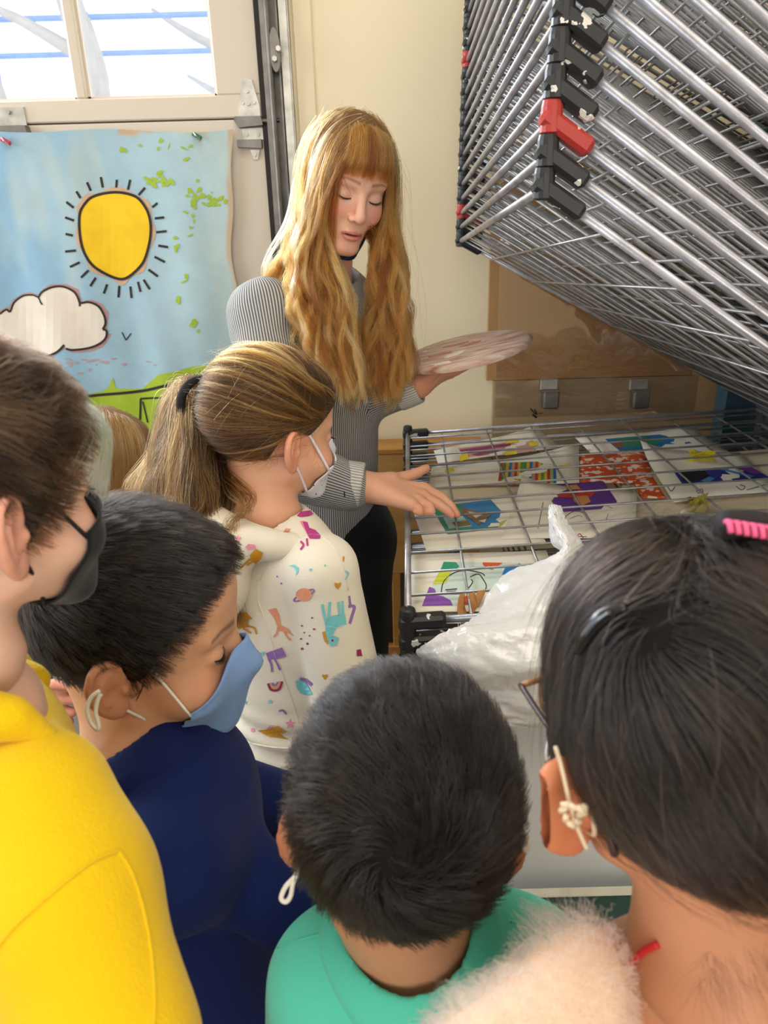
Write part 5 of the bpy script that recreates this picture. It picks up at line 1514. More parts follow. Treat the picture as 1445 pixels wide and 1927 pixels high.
MOT = [(MAG, [zpoly((350, 240), (400, 228), (440, 218), (470, 225), (472, 245), (440, 258), (395, 255))]), (PNK, [zline([(385, 222), (440, 198), (500, 182)], 12)]), (TEA, [star(535, 178, 22)]),
       (MAG, [zpoly((615, 245), (640, 220), (700, 212), (718, 235), (690, 248), (640, 255))]),
       (PNK, [zpoly((635, 280), (668, 278), (690, 320), (672, 345), (650, 310))]), (MAG, [zpoly((650, 285), (682, 288), (695, 325), (735, 340), (768, 375), (765, 395), (700, 395), (685, 370))]),
       (MAG, [zline([(680, 392), (685, 440)], 13)]), (MAG, [zline([(640, 412), (660, 435), (640, 465)], 13)]), (PEA, [zpoly((525, 350), (545, 325), (575, 330), (562, 350))]),
       (PNK, [star(235, 390, 24)]), (PNK, [zpoly((280, 445), (300, 425), (345, 430), (350, 455), (300, 465))]),
       (MUS, [zpoly((310, 495), (350, 455), (395, 480), (382, 520), (345, 552), (320, 530))]), (MUS, [zline([(315, 520), (280, 550), (245, 585)], 13)]), (MUS, [zline([(335, 530), (290, 560)], 10)]),
       (TEA, [zpoly((565, 565), (600, 560), (628, 580), (625, 610), (608, 630), (612, 600), (598, 578))]),
       (PEA, [zpoly(*[(662 + 52 * math.cos(a), 752 + 42 * math.sin(a)) for a in np.linspace(0, 6.28, 17)[:-1]])]), (PUR, [zline([(662 + 70 * math.cos(a) * .92 - 16 * math.sin(a) * -.4, 757 - 70 * math.cos(a) * .48 + 18 * math.sin(a)) for a in np.linspace(0, 6.28, 22)], 10)]),
       (MUS, [heart(878, 690, 26)]), (TEA, [zpoly((795, 910), (850, 888), (925, 875), (935, 945), (870, 965), (855, 1000), (830, 1050), (800, 1045), (800, 960))]),
       (TEA, [zline([(803, 925), (790, 870), (780, 815)], 18)]), (TEA, [zline([(822, 915), (828, 800)], 18)]), (TEA, [zline([(895, 890), (882, 798)], 16)]), (TEA, [zline([(915, 885), (908, 793)], 15)]),
       (TEA, [zpoly((815, 1035), (860, 1020), (888, 1035), (870, 1078), (835, 1085))]), (MUS, [zpoly((778, 995), (800, 990), (812, 1040), (822, 1078), (795, 1055))]), (RED, [dot(845, 1048, 8)]),
       (PUR, [zline([(945, 830), (985, 830), (970, 890), (955, 940)], 18)]), (PUR, [zline([(950, 760), (958, 820)], 12)]),
       (PEA, [zpoly((430, 850), (480, 838), (500, 880), (512, 950), (560, 975), (595, 1022), (560, 1000), (500, 985), (472, 910))]), (PEA, [zline([(495, 960), (485, 1000), (465, 1025)], 12)]), (PEA, [zline([(530, 980), (550, 1020), (575, 1048)], 12)]),
       (RED, [dot(715, 902, 6)]), (RED, [dot(649, 954, 6)]), (RED, [dot(728, 975, 7)]), (RED, [dot(664, 998, 5)]), (RED, [dot(645, 1038, 6)]), (RED, [dot(685, 1070, 8)]), (RED, [dot(652, 1102, 8)]), (RED, [dot(698, 1018, 5)]), (PUR, [dot(490, 635, 6)]), (PUR, [dot(515, 680, 6)]), (TEA, [dot(705, 592, 9)]), (TEA, [dot(797, 565, 7)]),
       (MUS, [zpoly((220, 940), (240, 890), (290, 865), (330, 908), (300, 915), (298, 960), (240, 975))]), (MUS, [zline([(290, 955), (340, 968), (355, 1008)], 12)]), (MUS, [zline([(270, 970), (320, 1000)], 12)]), (PNK, [zpoly((225, 905), (240, 870), (285, 862), (250, 888))]),
       (PUR, [zpoly((415, 1130), (520, 1092), (548, 1150), (500, 1165), (430, 1172))]), (PUR, [zline([(432, 1165), (450, 1205), (455, 1252)], 13)]), (PUR, [zline([(470, 1160), (490, 1200), (508, 1240)], 13)]), (TEA, [zpoly((365, 1130), (410, 1120), (400, 1145), (372, 1158))]),
       (RED, [zline([(430, 1325), (445, 1362), (475, 1372), (505, 1358), (520, 1312)], 14)]), (PEA, [zline([(445, 1322), (455, 1348), (475, 1356), (495, 1345), (507, 1312)], 13)]), (PUR, [zline([(458, 1320), (475, 1340), (493, 1315)], 9)]),
       (TEA, [zpoly((605, 1310), (650, 1300), (690, 1345), (720, 1400), (690, 1405), (640, 1390), (615, 1355))]), (PUR, [zline([(635, 1295), (675, 1305), (715, 1338)], 20)]), (MUS, [heart(797, 1282, 22)]), (TEA, [star(280, 1448, 18)]), (TEA, [star(443, 1445, 18)]),
       (PUR, [zline([(500, 1505), (525, 1500), (548, 1525)], 12)]), (PNK, [star(573, 1588, 36)]), (MUS, [zpoly((360, 1630), (440, 1622), (490, 1600), (545, 1640), (500, 1655), (565, 1690), (430, 1668))]), (PNK, [zpoly((415, 1625), (440, 1600), (470, 1598), (445, 1618))]), (RED, [zpoly((1000, 1110), (1025, 1105), (1035, 1150), (1000, 1150))]), (PNK, [dot(330, 1630, 14)]), (RED, [star(205, 1450, 16)]), (MUS, [zpoly((910, 505), (922, 510), (918, 545), (908, 530))]), (TEA, [zline([(922, 600), (945, 615), (925, 655)], 9)])]
for i, (c, sh_) in enumerate(MOT):
    decal('printed_motif', sh_, hm if i % 2 == 0 else hm2, paint(c), hoodie, 1)

# ================================================================== WOMAN SHOWING THE DRAWINGS
def hand_parts(palm, fingers, h=.0022, k=.010):
    """palm: list of (points, radii) chains; fingers: list of (points, radii); all world"""
    def f(P):
        d = None
        for pts, rs in palm:
            e = sd_chain(P, pts, rs, .006); d = e if d is None else smin(d, e, k)
        for pts, rs in fingers:
            d = smin(d, sd_chain(P, pts, rs, .002), .0045)
        return d
    al = np.concatenate([np.asarray(p, float) for p, _ in palm + fingers])
    V, Q = surface(f, al.min(0) - .045, al.max(0) + .045, h)
    return relax(V, Q, 1, .4), Q
def hand_cols(V, tone, tips, nail=(226, 172, 160)):
    c = np.tile(np.array(lin(tone)), (len(V), 1))
    for t in tips:
        w = np.exp(-(np.linalg.norm(V - np.asarray(t), axis=1) / .012) ** 2)[:, None] * .55
        c = c * (1 - w) + np.array(lin((214, 128, 104))) * w
    return c
DP = at_depth
TONE_W = (232, 182, 158)
hd = Head(DP(647, 357, 1.37), (.36, -.86, -.34), size=.97, kid=False, roll=math.radians(11))
nb = DP(612, 528, 1.47)
HV, HQ, HC = head_mesh(hd, nb, .17, TONE_W, nr=4.6, blush=(226, 120, 106), lips=(204, 116, 108), brow=(150, 98, 62), makeup=1)
sR, sL = DP(492, 592, 1.40), DP(706, 590, 1.60)
elR, wrR = DP(545, 880, 1.36), DP(682, 916, 1.372)
elL, wrL = DP(690, 745, 1.56), DP(786, 722, 1.50)
hips = DP(606, 985, 1.66); feet = np.array([hips[0], hips[1] + .02, 0])
# right hand, pointing at the drawing
pk = [DP(798, 921, 1.375), DP(795, 934, 1.355), DP(786, 943, 1.338), DP(773, 949, 1.323)]
tips = [DP(860, 968, 1.358), DP(850, 969, 1.342), DP(797, 963, 1.323), DP(783, 963, 1.315), DP(802, 881, 1.415)]
palm = [([DP(640, 913, 1.360), wrR, p], [.026, .0245, .0125]) for p in pk] + [([wrR, DP(735, 906, 1.380)], [.023, .018])]
fing = [([pk[0], DP(831, 936, 1.375), DP(849, 953, 1.367), tips[0]], [.0115, .0092, .0082, .0066]),
        ([pk[1], DP(824, 949, 1.352), DP(842, 961, 1.346), tips[1]], [.0115, .0092, .0082, .0066]),
        ([pk[2], DP(808, 953, 1.330), DP(811, 962, 1.324), tips[2]], [.011, .0088, .0078, .0064]),
        ([pk[3], DP(788, 957, 1.317), DP(790, 963, 1.314), tips[3]], [.010, .008, .007, .0058]),
        ([DP(722, 908, 1.375), DP(758, 900, 1.395), DP(785, 890, 1.408), tips[4]], [.017, .0125, .0098, .0078])]
RV, RQ = hand_parts(palm, fing)
# left hand, flat under the palette
pk = [DP(836, 694, 1.47), DP(838, 699, 1.50), DP(836, 703, 1.53), DP(830, 708, 1.555)]
tl = [DP(880, 684, 1.46), DP(888, 686, 1.50), DP(880, 690, 1.54), DP(866, 696, 1.57)]
palm = [([DP(745, 735, 1.51), wrL, p], [.026, .0245, .0125]) for p in pk]
fing = [([a, a * .5 + b * .5 + (0, 0, -.003), b], [.0115, .009, .0065]) for a, b in zip(pk, tl)]
fing.append(([DP(800, 712, 1.48), DP(822, 698, 1.455), DP(838, 690, 1.445)], [.016, .0105, .0075]))
LV, LQ = hand_parts(palm, fing, .0026)
bodyf = body_filler([([nb, DP(600, 640, 1.53), DP(602, 840, 1.62), hips], [.055, .095, .085, .105]), ([sR, elR, DP(640, 913, 1.37)], [.045, .036, .026]), ([sL, elL, DP(745, 735, 1.51)], [.045, .036, .026])])
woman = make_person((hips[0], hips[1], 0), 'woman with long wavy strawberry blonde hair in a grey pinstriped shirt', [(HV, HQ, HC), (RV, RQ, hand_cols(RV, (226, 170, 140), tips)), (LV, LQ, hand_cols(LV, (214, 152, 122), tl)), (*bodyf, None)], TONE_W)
lashes(hd, woman, mat('lash_brown', (44, 30, 26), .6), .8)
# navy mask pulled down under the chin
mo, MG = mask_mesh(hd, 'face_mask', cloth_mat('mask_navy', (18, 28, 66)), woman, top=(-47, -26), bot=(-88, -62), half=82, push=.75)
# hair ---------------------------------------------------------------
rng = np.random.default_rng(77)
HLW = [(0, 9.3), (25, 9.0), (45, 7.0), (62, 4.4), (76, 2.6), (90, 2.2), (110, .5), (125, -3.0), (180, -5.5)]
V, Q = make_cap(hd, HLW, .9)
M_CAPW = mat('hair_mass_blonde', (92, 56, 24), .55, .6, 22, .3, 120, rgb2=(124, 80, 38))
cap = mesh('hair', hd.w(V), Q, M_CAPW, woman, True)
M_HW = hair_mat('hair_strawberry_blonde', [(0, (76, 42, 18)), (.3, (126, 76, 30)), (.6, (170, 112, 48)), (.85, (200, 148, 76)), (1, (222, 184, 128))], .33)
R = cap_roots(V, Q, 420, rng, hd.core, HLW); R = R + grad(hd.core, R) * .5
down = hd.dirl((0, 0, -1))
def part_dir(P, N, k):
    s = np.sign(P[:, :1] + .4); return np.concatenate([s * .9 * np.exp(-np.abs(P[:, :1]) / 5), np.full((len(P), 1), -.12), np.zeros((len(P), 1))], 1) + down * (.35 + .8 * k)
S = flow(hd.core, R, part_dir, np.interp(R[:, 2], [-4, 4, 12], [3, 9, 15]), 7, .8, 1.7, rng, .06, .8)
Sw = hd.w(S.reshape(-1, 3)).reshape(S.shape)
G = []
for i in range(len(R)):
    e = Sw[i, -1]; px = project(e)
    right = R[i, 0] < -.3                      # her left side = our right
    u = rng.random()
    back = R[i, 1] < -3 and rng.random() < .45
    if back:          # falls behind the shoulder
        x1, y1, d1 = 470 + 120 * u, 600 + 60 * rng.random(), 1.40 + .05 * rng.random()
        c1 = DP(505 + 100 * u, 500, 1.38)
        tgt = [c1, DP(x1, y1, d1 - .03), DP(x1 + 10, y1 + 50, d1 - .02)]
    elif right:
        x1 = 690 + 82 * u; y1 = 700 + 45 * math.sin(3 * u) + rng.normal() * 18
        dd = 1.36 + .07 * rng.random()
        tgt = [DP(705 + 52 * u, 470, dd), DP(692 + 70 * u, 590, dd - .01), DP(x1, y1, dd)]
    else:
        x1 = 572 + 112 * u; y1 = 735 - 95 * (1 - u) ** 2 + rng.normal() * 20
        dd = 1.30 + .07 * rng.random()
        tgt = [DP(545 + 85 * u, 480, dd + .03), DP(552 + 120 * u, 600, dd), DP(x1, y1, dd)]
    pts = [Sw[i, 0], Sw[i, 2], Sw[i, 4], Sw[i, 6]] + tgt
    # keep the order downwards
    pts = [p for j, p in enumerate(pts) if j < 3 or p[2] < pts[2][2] + .03]
    A = np.array(pts); L_ = np.concatenate([[0], np.cumsum(np.linalg.norm(np.diff(A, axis=0), axis=1))])
    A = np.stack([np.interp(np.linspace(0, L_[-1], 30), L_, A[:, k]) for k in range(3)], 1)
    for _ in range(8): A[1:-1] = .25 * A[:-2] + .5 * A[1:-1] + .25 * A[2:]
    G.append(A)
G = np.array(G)
t = np.linspace(0, 1, 30)[None, :, None]
amp = np.clip((t - .30) / .35, 0, 1) * .0145
ph = rng.random((len(G), 1, 1)) * 6.28; fr = 15 + 6 * rng.random((len(G), 1, 1))
wd = np.concatenate([np.cos(ph * 3), np.sin(ph * 3) * .6, np.zeros_like(ph)], -1)
G = G + amp * np.sin(t * fr + ph) * wd + amp * .5 * np.cos(t * fr * 1.3 + ph * 2) * np.array([0.4, .8, 0])
S = children_of(G, 40, .0040, rng, .5, .0026)
hair_object('hair_strands', S, .00027, M_HW, cap, tone=np.repeat(np.clip(.48 + .3 * rng.normal(size=len(G)), 0, 1), 40))
# fringe
G = []
for i in range(62):
    x = rng.uniform(-5.0, 5.0); r0 = np.array([x * .55 + .4, 4.2 + rng.normal() * .5, 12.2 - .1 * x * x * .3])
    zb = 5.9 - .06 * x * x + rng.normal() * .9; zb = max(zb, 4.8)
    a = ray_front(hd.core, np.array([x * .75]), np.array([10.0]))[0] + (0, 1.0, .8)
    b = ray_front(hd.core, np.array([x * .95]), np.array([7.6]))[0] + (0, 1.5, 0)
    c = ray_front(hd.core, np.array([x * 1.06]), np.array([zb]))[0] + (0, .75, 0)
    G.append([r0, a, b, c])
G = resample(np.array(G), 10); S = children_of(G, 34, .3, rng, .8, .14)
hair_object('fringe_strands', hd.w(S.reshape(-1, 3)).reshape(S.shape), .00024, M_HW, cap, tone=np.repeat(np.clip(.45 + .25 * rng.normal(size=len(G)), 0, 1), 34))
# flyaways
G = []
for i in range(40):
    a = rng.random(); s = rng.choice((-1, 1))
    p = hd.w((s * 6.5, -2 + rng.normal() * 3, 8 + rng.normal() * 2)); 
    q = p + np.array([-s * (.02 + .03 * rng.random()), 0, -.12]); e = q + np.array([-s * .02 * rng.normal() - s * .01, 0, -.18 - .1 * rng.random()])
    G.append([p, (p + q) / 2 + np.array([-s * .015, 0, .01]), q, (q + e) / 2 + rng.normal(size=3) * .01, e])
hair_object('flyaway_strands', resample(np.array(G), 14), .00018, M_HW, cap)
# shirt ---------------------------------------------------------------
def stripe_mat(name, dark, light, period=.0052):
    m = bpy.data.materials.new(name); m.use_nodes = True; nt = m.node_tree; b = nt.nodes['Principled BSDF']
    a = nt.nodes.new('ShaderNodeAttribute'); a.attribute_name = 'col'
    sp = nt.nodes.new('ShaderNodeSeparateColor'); nt.links.new(a.outputs['Color'], sp.inputs[0])
    mu = nt.nodes.new('ShaderNodeMath'); mu.operation = 'MULTIPLY'; mu.inputs[1].default_value = 2 * math.pi / period
    nt.links.new(sp.outputs[0], mu.inputs[0])
    si = nt.nodes.new('ShaderNodeMath'); si.operation = 'SINE'; nt.links.new(mu.outputs[0], si.inputs[0])
    r = nt.nodes.new('ShaderNodeValToRGB'); r.color_ramp.elements[0].color = (*lin(dark), 1); r.color_ramp.elements[1].color = (*lin(light), 1)
    r.color_ramp.elements[0].position = .38; r.color_ramp.elements[1].position = .62
    ad = nt.nodes.new('ShaderNodeMath'); ad.operation = 'MULTIPLY_ADD'; ad.inputs[1].default_value = .5; ad.inputs[2].default_value = .5
    nt.links.new(si.outputs[0], ad.inputs[0]); nt.links.new(ad.outputs[0], r.inputs['Fac']); nt.links.new(r.outputs['Color'], b.inputs['Base Color'])
    b.inputs['Roughness'].default_value = .8; b.inputs['Specular IOR Level'].default_value = .2
    return m
M_SHIRT = stripe_mat('pinstripe_cotton', (84, 86, 92), (186, 184, 180))
M_CUFF = stripe_mat('pinstripe_cuff', (150, 150, 150), (214, 210, 202))
spine = [DP(606, 560, 1.50), DP(604, 660, 1.53), DP(604, 840, 1.61), DP(606, 1008, 1.66)]
def torso(P): return sd_chain(P, spine, [.085, .118, .112, .124], .05)
def shirt0(P):
    d = torso(P)
    d = smin(d, sd_cap(P, sR + (.02, .0, 0), sL, .060), .06)
    d = smin(d, sd_chain(P, [sR, elR], [.066, .062]), .03)
    d = smin(d, sd_chain(P, [elR, DP(655, 917, 1.372)], [.060, .046]), .02)
    d = smin(d, sd_chain(P, [sL, elL, DP(752, 736, 1.515)], [.06, .055, .042]), .03)
    return d
nd = unit(hd.w((0, -2, -3)) - nb)
def shirtf(P):
    w = .006 * noise3(P * np.array([1, 1, .5], np.float32), 20, 9).astype(np.float32) + .003 * noise3(P, 45, 10, 2).astype(np.float32)
    d = smax(shirt0(P) + w, -sd_cap(P, nb - nd * .04, nb + nd * .12, .058, .07), .006)
    hem = DP(606, 1014, 1.66)[2] + .012 * np.sin((P[:, 0] - hips[0]) * 20)
    return smax(d, (hem - P[:, 2]).astype(np.float32), .004)
def stripe_coord(V):
    def ang(a, b, rad):
        ax = unit(np.asarray(b) - np.asarray(a)); e1 = unit(np.cross(ax, (0, 1, .2))); e2 = np.cross(ax, e1)
        q = V - np.asarray(a); return np.arctan2(q @ e2, q @ e1) * rad
    P = V.astype(np.float32)
    ds = np.stack([torso(P), sd_cap(P, sR, elR, .062), sd_cap(P, elR, DP(655, 917, 1.372), .055), sd_chain(P, [sL, elL, DP(752, 736, 1.515)], [.06, .055, .042])], 1)
    co = np.stack([ang(spine[0], spine[3], .13), ang(sR, elR, .065), ang(elR, DP(655, 917, 1.372), .052), ang(elL, DP(752, 736, 1.515), .05)], 1)
    s = co[np.arange(len(V)), ds.argmin(1)] + .5
    return {'col': np.stack([s, s, s], 1)}
al = np.stack([sR, sL, elR, elL, hips, wrR, wrL, nb])
shirt = sdf_part('shirt', shirtf, al.min(0) - .16, al.max(0) + .16, .006, M_SHIRT, woman, 2, stripe_coord)
for (a, b, rr, nm) in ((DP(632, 908, 1.371), wrR + (DP(682, 916, 1.372) - DP(670, 914, 1.372)) * .0, .044, 0), (DP(745, 738, 1.515), wrL, .040, 1)):
    ax_ = unit(b - a)
    def g(P, a=a, b=b, rr=rr, ax_=ax_):
        q = P - a.astype(np.float32); t_ = q @ ax_.astype(np.float32); L = np.linalg.norm(b - a)
        rad = np.sqrt(np.maximum((q * q).sum(1) - t_ * t_, 0)) + .002 * noise3(P, 60, 4, 2).astype(np.float32)
        d = np.maximum(rad - rr, rr - .007 - rad)
        return smax(smax(d, -t_ + .0, .003), t_ - L, .003)
    def sc(V, a=a, ax_=ax_): s = (V - a) @ ax_ + .5; e1 = unit(np.cross(ax_, (0, 0, 1))); s = np.arctan2((V - a) @ np.cross(ax_, e1), (V - a) @ e1) * .04 + .5; return {'col': np.stack([s, s, s], 1)}
    lo = np.minimum(a, b) - .06; hi = np.maximum(a, b) + .06
    sdf_part('cuff', g, lo, hi, .0035, M_CUFF, shirt, 1, sc)
q = DP(648, 929, 1.33)
MB().frame_box(q, unit(wrR - elR), unit((0, 1, .3)), (0, 0, 1), .0015, .003, .006, .001).build('button_slit', M_DARK, shirt)
M_BLKP = cloth_mat('black_trousers', (20, 21, 28))
pants_shoes(woman, hips + (-.055, 0, -.05), hips + (.06, 0, -.05), feet + (-.07, 0, 0), feet + (.07, 0, 0), M_BLKP, M_DARK, .085)

# ---- round palette resting on her hand
pc = DP(876, 664, 1.50) + (0, 0, .006); ppx = unit(DP(998, 636, 1.50) - DP(755, 697, 1.50))
pn = unit(np.array([-ppx[2], 0.02, ppx[0]]) + np.array([0, -.045, 0])); pe2 = np.cross(pn, ppx)
pal = empty('paint_palette', pc, 'round board smeared with white and dull red paint held by the woman', 'palette')
def disc(r0, r1, z0, z1, n=48):
    v = []; f = []
    ring = [(r0 * .0, z1), (r0 * .5, z1), (r0 * .94, z1), (r0, (z0 + z1) / 2), (r1, z0)]
    for (r, z) in ring:
        for k in range(n):
            a = 2 * math.pi * k / n; v.append(pc + ppx * r * math.cos(a) + pe2 * r * math.sin(a) + pn * z)
    for i in range(len(ring) - 1):
        for k in range(n): f.append((i * n + k, i * n + (k + 1) % n, (i + 1) * n + (k + 1) % n, (i + 1) * n + k))
    f.append([(len(ring) - 1) * n + k for k in range(n)][::-1])
    return v, f
rad = np.linalg.norm(DP(998, 636, 1.50) - DP(755, 697, 1.50)) / 2
v, f = disc(rad, rad * .97, -.008, .004)
mp_ = mat('smeared_paint', (214, 196, 178), .55, .95, 16, .3, 40, rgb2=(158, 96, 84), stretch=(1, 5, 1))
mesh('board', v, f, mp_, pal, True)
for i in range(9):
    a = rng.random() * 6.28; r = rad * (.2 + .65 * rng.random()); c = pc + ppx * r * math.cos(a) + pe2 * r * math.sin(a) + pn * .004
    b = blob2(0, 0, .022, .007, 12, .35, i, rng.normal() * .3)
    MB().prism([c + ppx * x + pe2 * y for x, y in b], pn * .0016).build('paint_smear', paint(((228, 220, 206), (176, 112, 98), (206, 170, 150))[i % 3], .4), pal)

# ================================================================== GIRL WITH GLASSES AND FLUFFY COAT (near right)
TONE_E = (198, 138, 102)
Fg = unit((-.22, .97, -.03))
hd = Head((0, 0, 0), Fg, size=.97, kid=True, roll=math.radians(4))
hd.t = at_depth(1062, 1530, .405) - (np.array([-8.8, -.6, .5]) * hd.s) @ hd.R
nb = at_depth(1345, 1815, .428)
HV, HQ, HC = head_mesh(hd, nb, .25, TONE_E, nr=4.5, ear=(68, .35, 1.12), blush=(214, 112, 70), lips=(180, 104, 92), brow=(40, 30, 26))
bodyf = body_filler([([nb + (0, -.0, -.01), nb + (.0, -.005, -.08), nb + (.02, -.04, -.34)], [.05, .085, .085]), ([nb + (-.10, .0, -.06), nb + (.10, -.02, -.06)], [.038, .038])], .008, .05)
rgirl = make_person((nb[0] + .02, nb[1] - .05, 0), 'child with long black hair, glasses and a fluffy pale pink coat', [(HV, HQ, HC), (*bodyf, None), arm_hand(nb + (-.075, -.05, -.36), nb + (-.075, -.05, -.44), (0, .1, -1), (-1, 0, 0), -1), arm_hand(nb + (.12, -.06, -.34), nb + (.125, -.06, -.42), (0, .1, -1), (1, 0, 0), 1)], TONE_E)
HLR = [(0, 8.0), (25, 7.8), (45, 5.5), (62, 3.4), (76, 2.4), (86, 2.8), (96, 2.6), (108, 1.4), (122, -1.8), (140, -4.6), (180, -6.4)]
hd.core = lambda P: smin(head_core(np.asarray(P, np.float32), True, False), sd_ell(np.asarray(P, np.float32), (.3, 2.0, 9.2), (6.3, 7.2, 5.4)), 2.0)
V, Q = make_cap(hd, HLR, .5)
cap = mesh('hair', hd.w(V), Q, M_CAPB, rgirl, True)
rng = np.random.default_rng(51)
R = cap_roots(V, Q, 15000, rng, hd.core, HLR); R = R + grad(hd.core, R) * .4
tie2 = np.array([5.5, -9.5, -4.5])
M_HR = hair_mat('hair_black_brown', [(0, (7, 5, 5)), (.45, (17, 12, 10)), (.75, (40, 29, 21)), (1, (88, 65, 46))], .24, 1.52)
WR = hd.l(at_depth(1200, 1128, .345)); WR = WR / np.linalg.norm(WR) * 11.5
def rdir(P, N, k):
    v = tie2 - P; v = v / (np.linalg.norm(v, axis=1)[:, None] + .5)
    r = P - WR; rl = np.linalg.norm(r, axis=1)[:, None]; r = r / (rl + .1); wr = 2.2 * np.exp(-rl / 4.0)
    return v + wr * (r + .7 * np.cross(N, r)) + np.array([-.35, .0, -.35]) * np.clip((P[:, 2:3] - 3) / 6, 0, 1) + .1 * np.stack([noise3(P, .6, 13), noise3(P, .6, 14), noise3(P, .6, 15)], 1)
S = flow(hd.core, R, rdir, np.minimum(np.linalg.norm(R - tie2, axis=1), 10), 9, .5, .95, rng, .06, .8)
hair_object('hair_strands', hd.w(S.reshape(-1, 3)).reshape(S.shape), .00026, M_HR, cap, tone=.45 + .55 * noise3(R * np.array([1.6, .35, .5]), 1.3, 5))
S = flow(hd.core, R[:900], rdir, np.full(900, 8.0), 9, .7, 1.8, rng, .35, .8)
hair_object('flyaway_strands', hd.w(S.reshape(-1, 3)).reshape(S.shape), .00014, M_HR, cap)
# baby hair at the nape
Rn = np.stack([rng.uniform(-4.5, 2, 140), np.full(140, -7.0), rng.uniform(-7.5, -5, 140)], 1)
ff = lambda P: head_full(np.asarray(P, np.float32), True, hd.l(nb), 4.5)
for _ in range(14): Rn = Rn - grad(ff, Rn) * np.clip(ff(Rn), -1, 1)[:, None]
S = flow(ff, Rn, lambda P, N, k: np.array([.2, 0, -1.0]) + .6 * np.stack([noise3(P, 1.1, 3), noise3(P, 1.1, 4), noise3(P, 1.1, 5)], 1), rng.uniform(1.2, 3.5, 140), 8, .03, .35, rng, .25, .9)
hair_object('nape_strands', hd.w(S.reshape(-1, 3)).reshape(S.shape), .00005, M_HB, cap)
# ponytail lying to the right
tw = hd.w(tie2)
tl_ = MB(); tl_.tube(smooth_path([tw, tw + (.05, -.01, -.02), tw + (.10, .0, -.09), tw + (.11, .02, -.2)], 5), list(np.interp(np.linspace(0, 1, 16), [0, .3, .8, 1], [.02, .026, .02, .008])), 14)
pt = tl_.build('ponytail', M_CAPB, rgirl, True)
G = []
for i in range(90):
    a = rng.random() * 6.28; o = np.array([math.cos(a), math.sin(a) * .8, .3 * math.sin(a)])
    G.append([tw + o * .018, tw + (.05, -.01, -.02) + o * .034, tw + (.10, .0, -.09) + o * .034, tw + (.11, .02, -.2) + o * .02, tw + (.11, .02, -.25) + o * .012])
S = children_of(resample(np.array(G), 12), 30, .004, rng, .7, .002)
hair_object('ponytail_strands', S, .00026, M_HR, pt, tone=np.repeat(rng.random(90), 30))
# clip, hairband
M_CLIP = mat('clip_black', (20, 20, 24), .22, spec=.6)
def on_head(px, py, off, d0=.30):
    """first hit of a pixel ray with the hair surface, local offset in cm"""
    p = at_depth(px, py, d0); v = unit(ray(px, py)) 
    for _ in range(80):
        p = p + v * float(hd.core(hd.l(p)[None])[0] - off) * hd.s * .9
    return p
cl = [on_head(*q, 1.75) for q in ((1087, 1232), (1100, 1200), (1122, 1172), (1150, 1152), (1178, 1142))]
vw = np.array([.0, .0, .0])
MB().tube(smooth_path(cl, 4), list(np.interp(np.linspace(0, 1, 17), [0, .25, .6, 1], [.0016, .0042, .0046, .0022])), 10).build('hair_clip', M_CLIP, cap, True)
cl2 = [p + (on_head(1130, 1160, 1.6) - on_head(1130, 1160, 1.2)) * .9 for p in cl[1:4]]
MB().tube(smooth_path(cl2, 4), .0012, 8).build('hair_clip_bar', M_CLIP, cap, True)
M_PINK = mat('band_pink', (232, 96, 140), .7)
M_BANDB = mat('band_black', (34, 28, 32), .8)
bw = [on_head(x, y, 1.5) for x, y in ((1358, 988), (1400, 985), (1450, 992), (1500, 1010), (1540, 1050))]
MB().tube(smooth_path(bw, 4), .0075, 10).build('hairband', M_BANDB, cap, True)
for i in range(9):
    a = 1366 + i * 15; p = on_head(a, 982 + i * 2.2, 2.0); q = on_head(a + 10, 1003 + i * 2.6, 1.9)
    MB().tube([p, (p + q) / 2 + (p - hd.t) * .02, q], .0015, 8).build('pink_stripe', M_PINK, cap, True)
# glasses and mask
gl = empty('eyeglasses', (0, 0, 0)); gl.parent = rgirl; gl.location = (0, 0, 0)
M_AMBER = mat('frame_amber', (176, 128, 84), .25, .3, 30, spec=.6)
M_FRD = mat('frame_dark', (58, 38, 34), .35, .3, 30)
fz = 2.0
hx_ = 7.4
fr_ = MB()
L = lambda p: hd.w(p)
for s in (-1, 1):
    rim = [(s * (3.4 + 2.5 * math.copysign(abs(math.cos(a)) ** .6, math.cos(a))), 9.3 - .012 * (3.4 + 2.5 * math.cos(a)) ** 2, 1.6 + 2.2 * math.copysign(abs(math.sin(a)) ** .6, math.sin(a))) for a in np.linspace(0, 2 * math.pi, 28)]
    fr_.tube([L(p) for p in rim], .0017, 8, False)
    fr_.tube([L((s * 5.9, 8.9, 2.6)), L((s * hx_, 8.6, 2.7))], .002, 8)
    MB().tube([L(p) for p in smooth_path([(s * hx_, 8.7, 2.7), (s * (hx_ + .1), 4.5, 2.6), (s * (hx_ - .1), .6, 2.4), (s * (hx_ - .3), -1.3, 1.2), (s * (hx_ - .6), -2.6, -1.3)], 5)], [.0019] * 12 + [.0024] * 9, 8).build('temple', M_AMBER if s > 0 else M_FRD, gl, True)
    v = [L(p) for p in rim[:-1]]
    mesh('lens', v, [list(range(len(v)))], glass_mat('spectacle_lens', (.97, .97, .97), .08), gl)
fr_.tube([L((-.9, 9.5, 2.2)), L((0, 9.8, 2.5)), L((.9, 9.5, 2.2))], .0017, 8)
fr_.build('frame', M_AMBER, gl, True)
mo, MG = mask_mesh(hd, 'face_mask', cloth_mat('mask_white', (226, 226, 226)), rgirl, half=50, push=.5)
M_STR = mat('cord_cream', (222, 200, 170), .75)
for s in (-1, 1): ear_loops(hd, mo, MG, M_STR, s, r=.16)
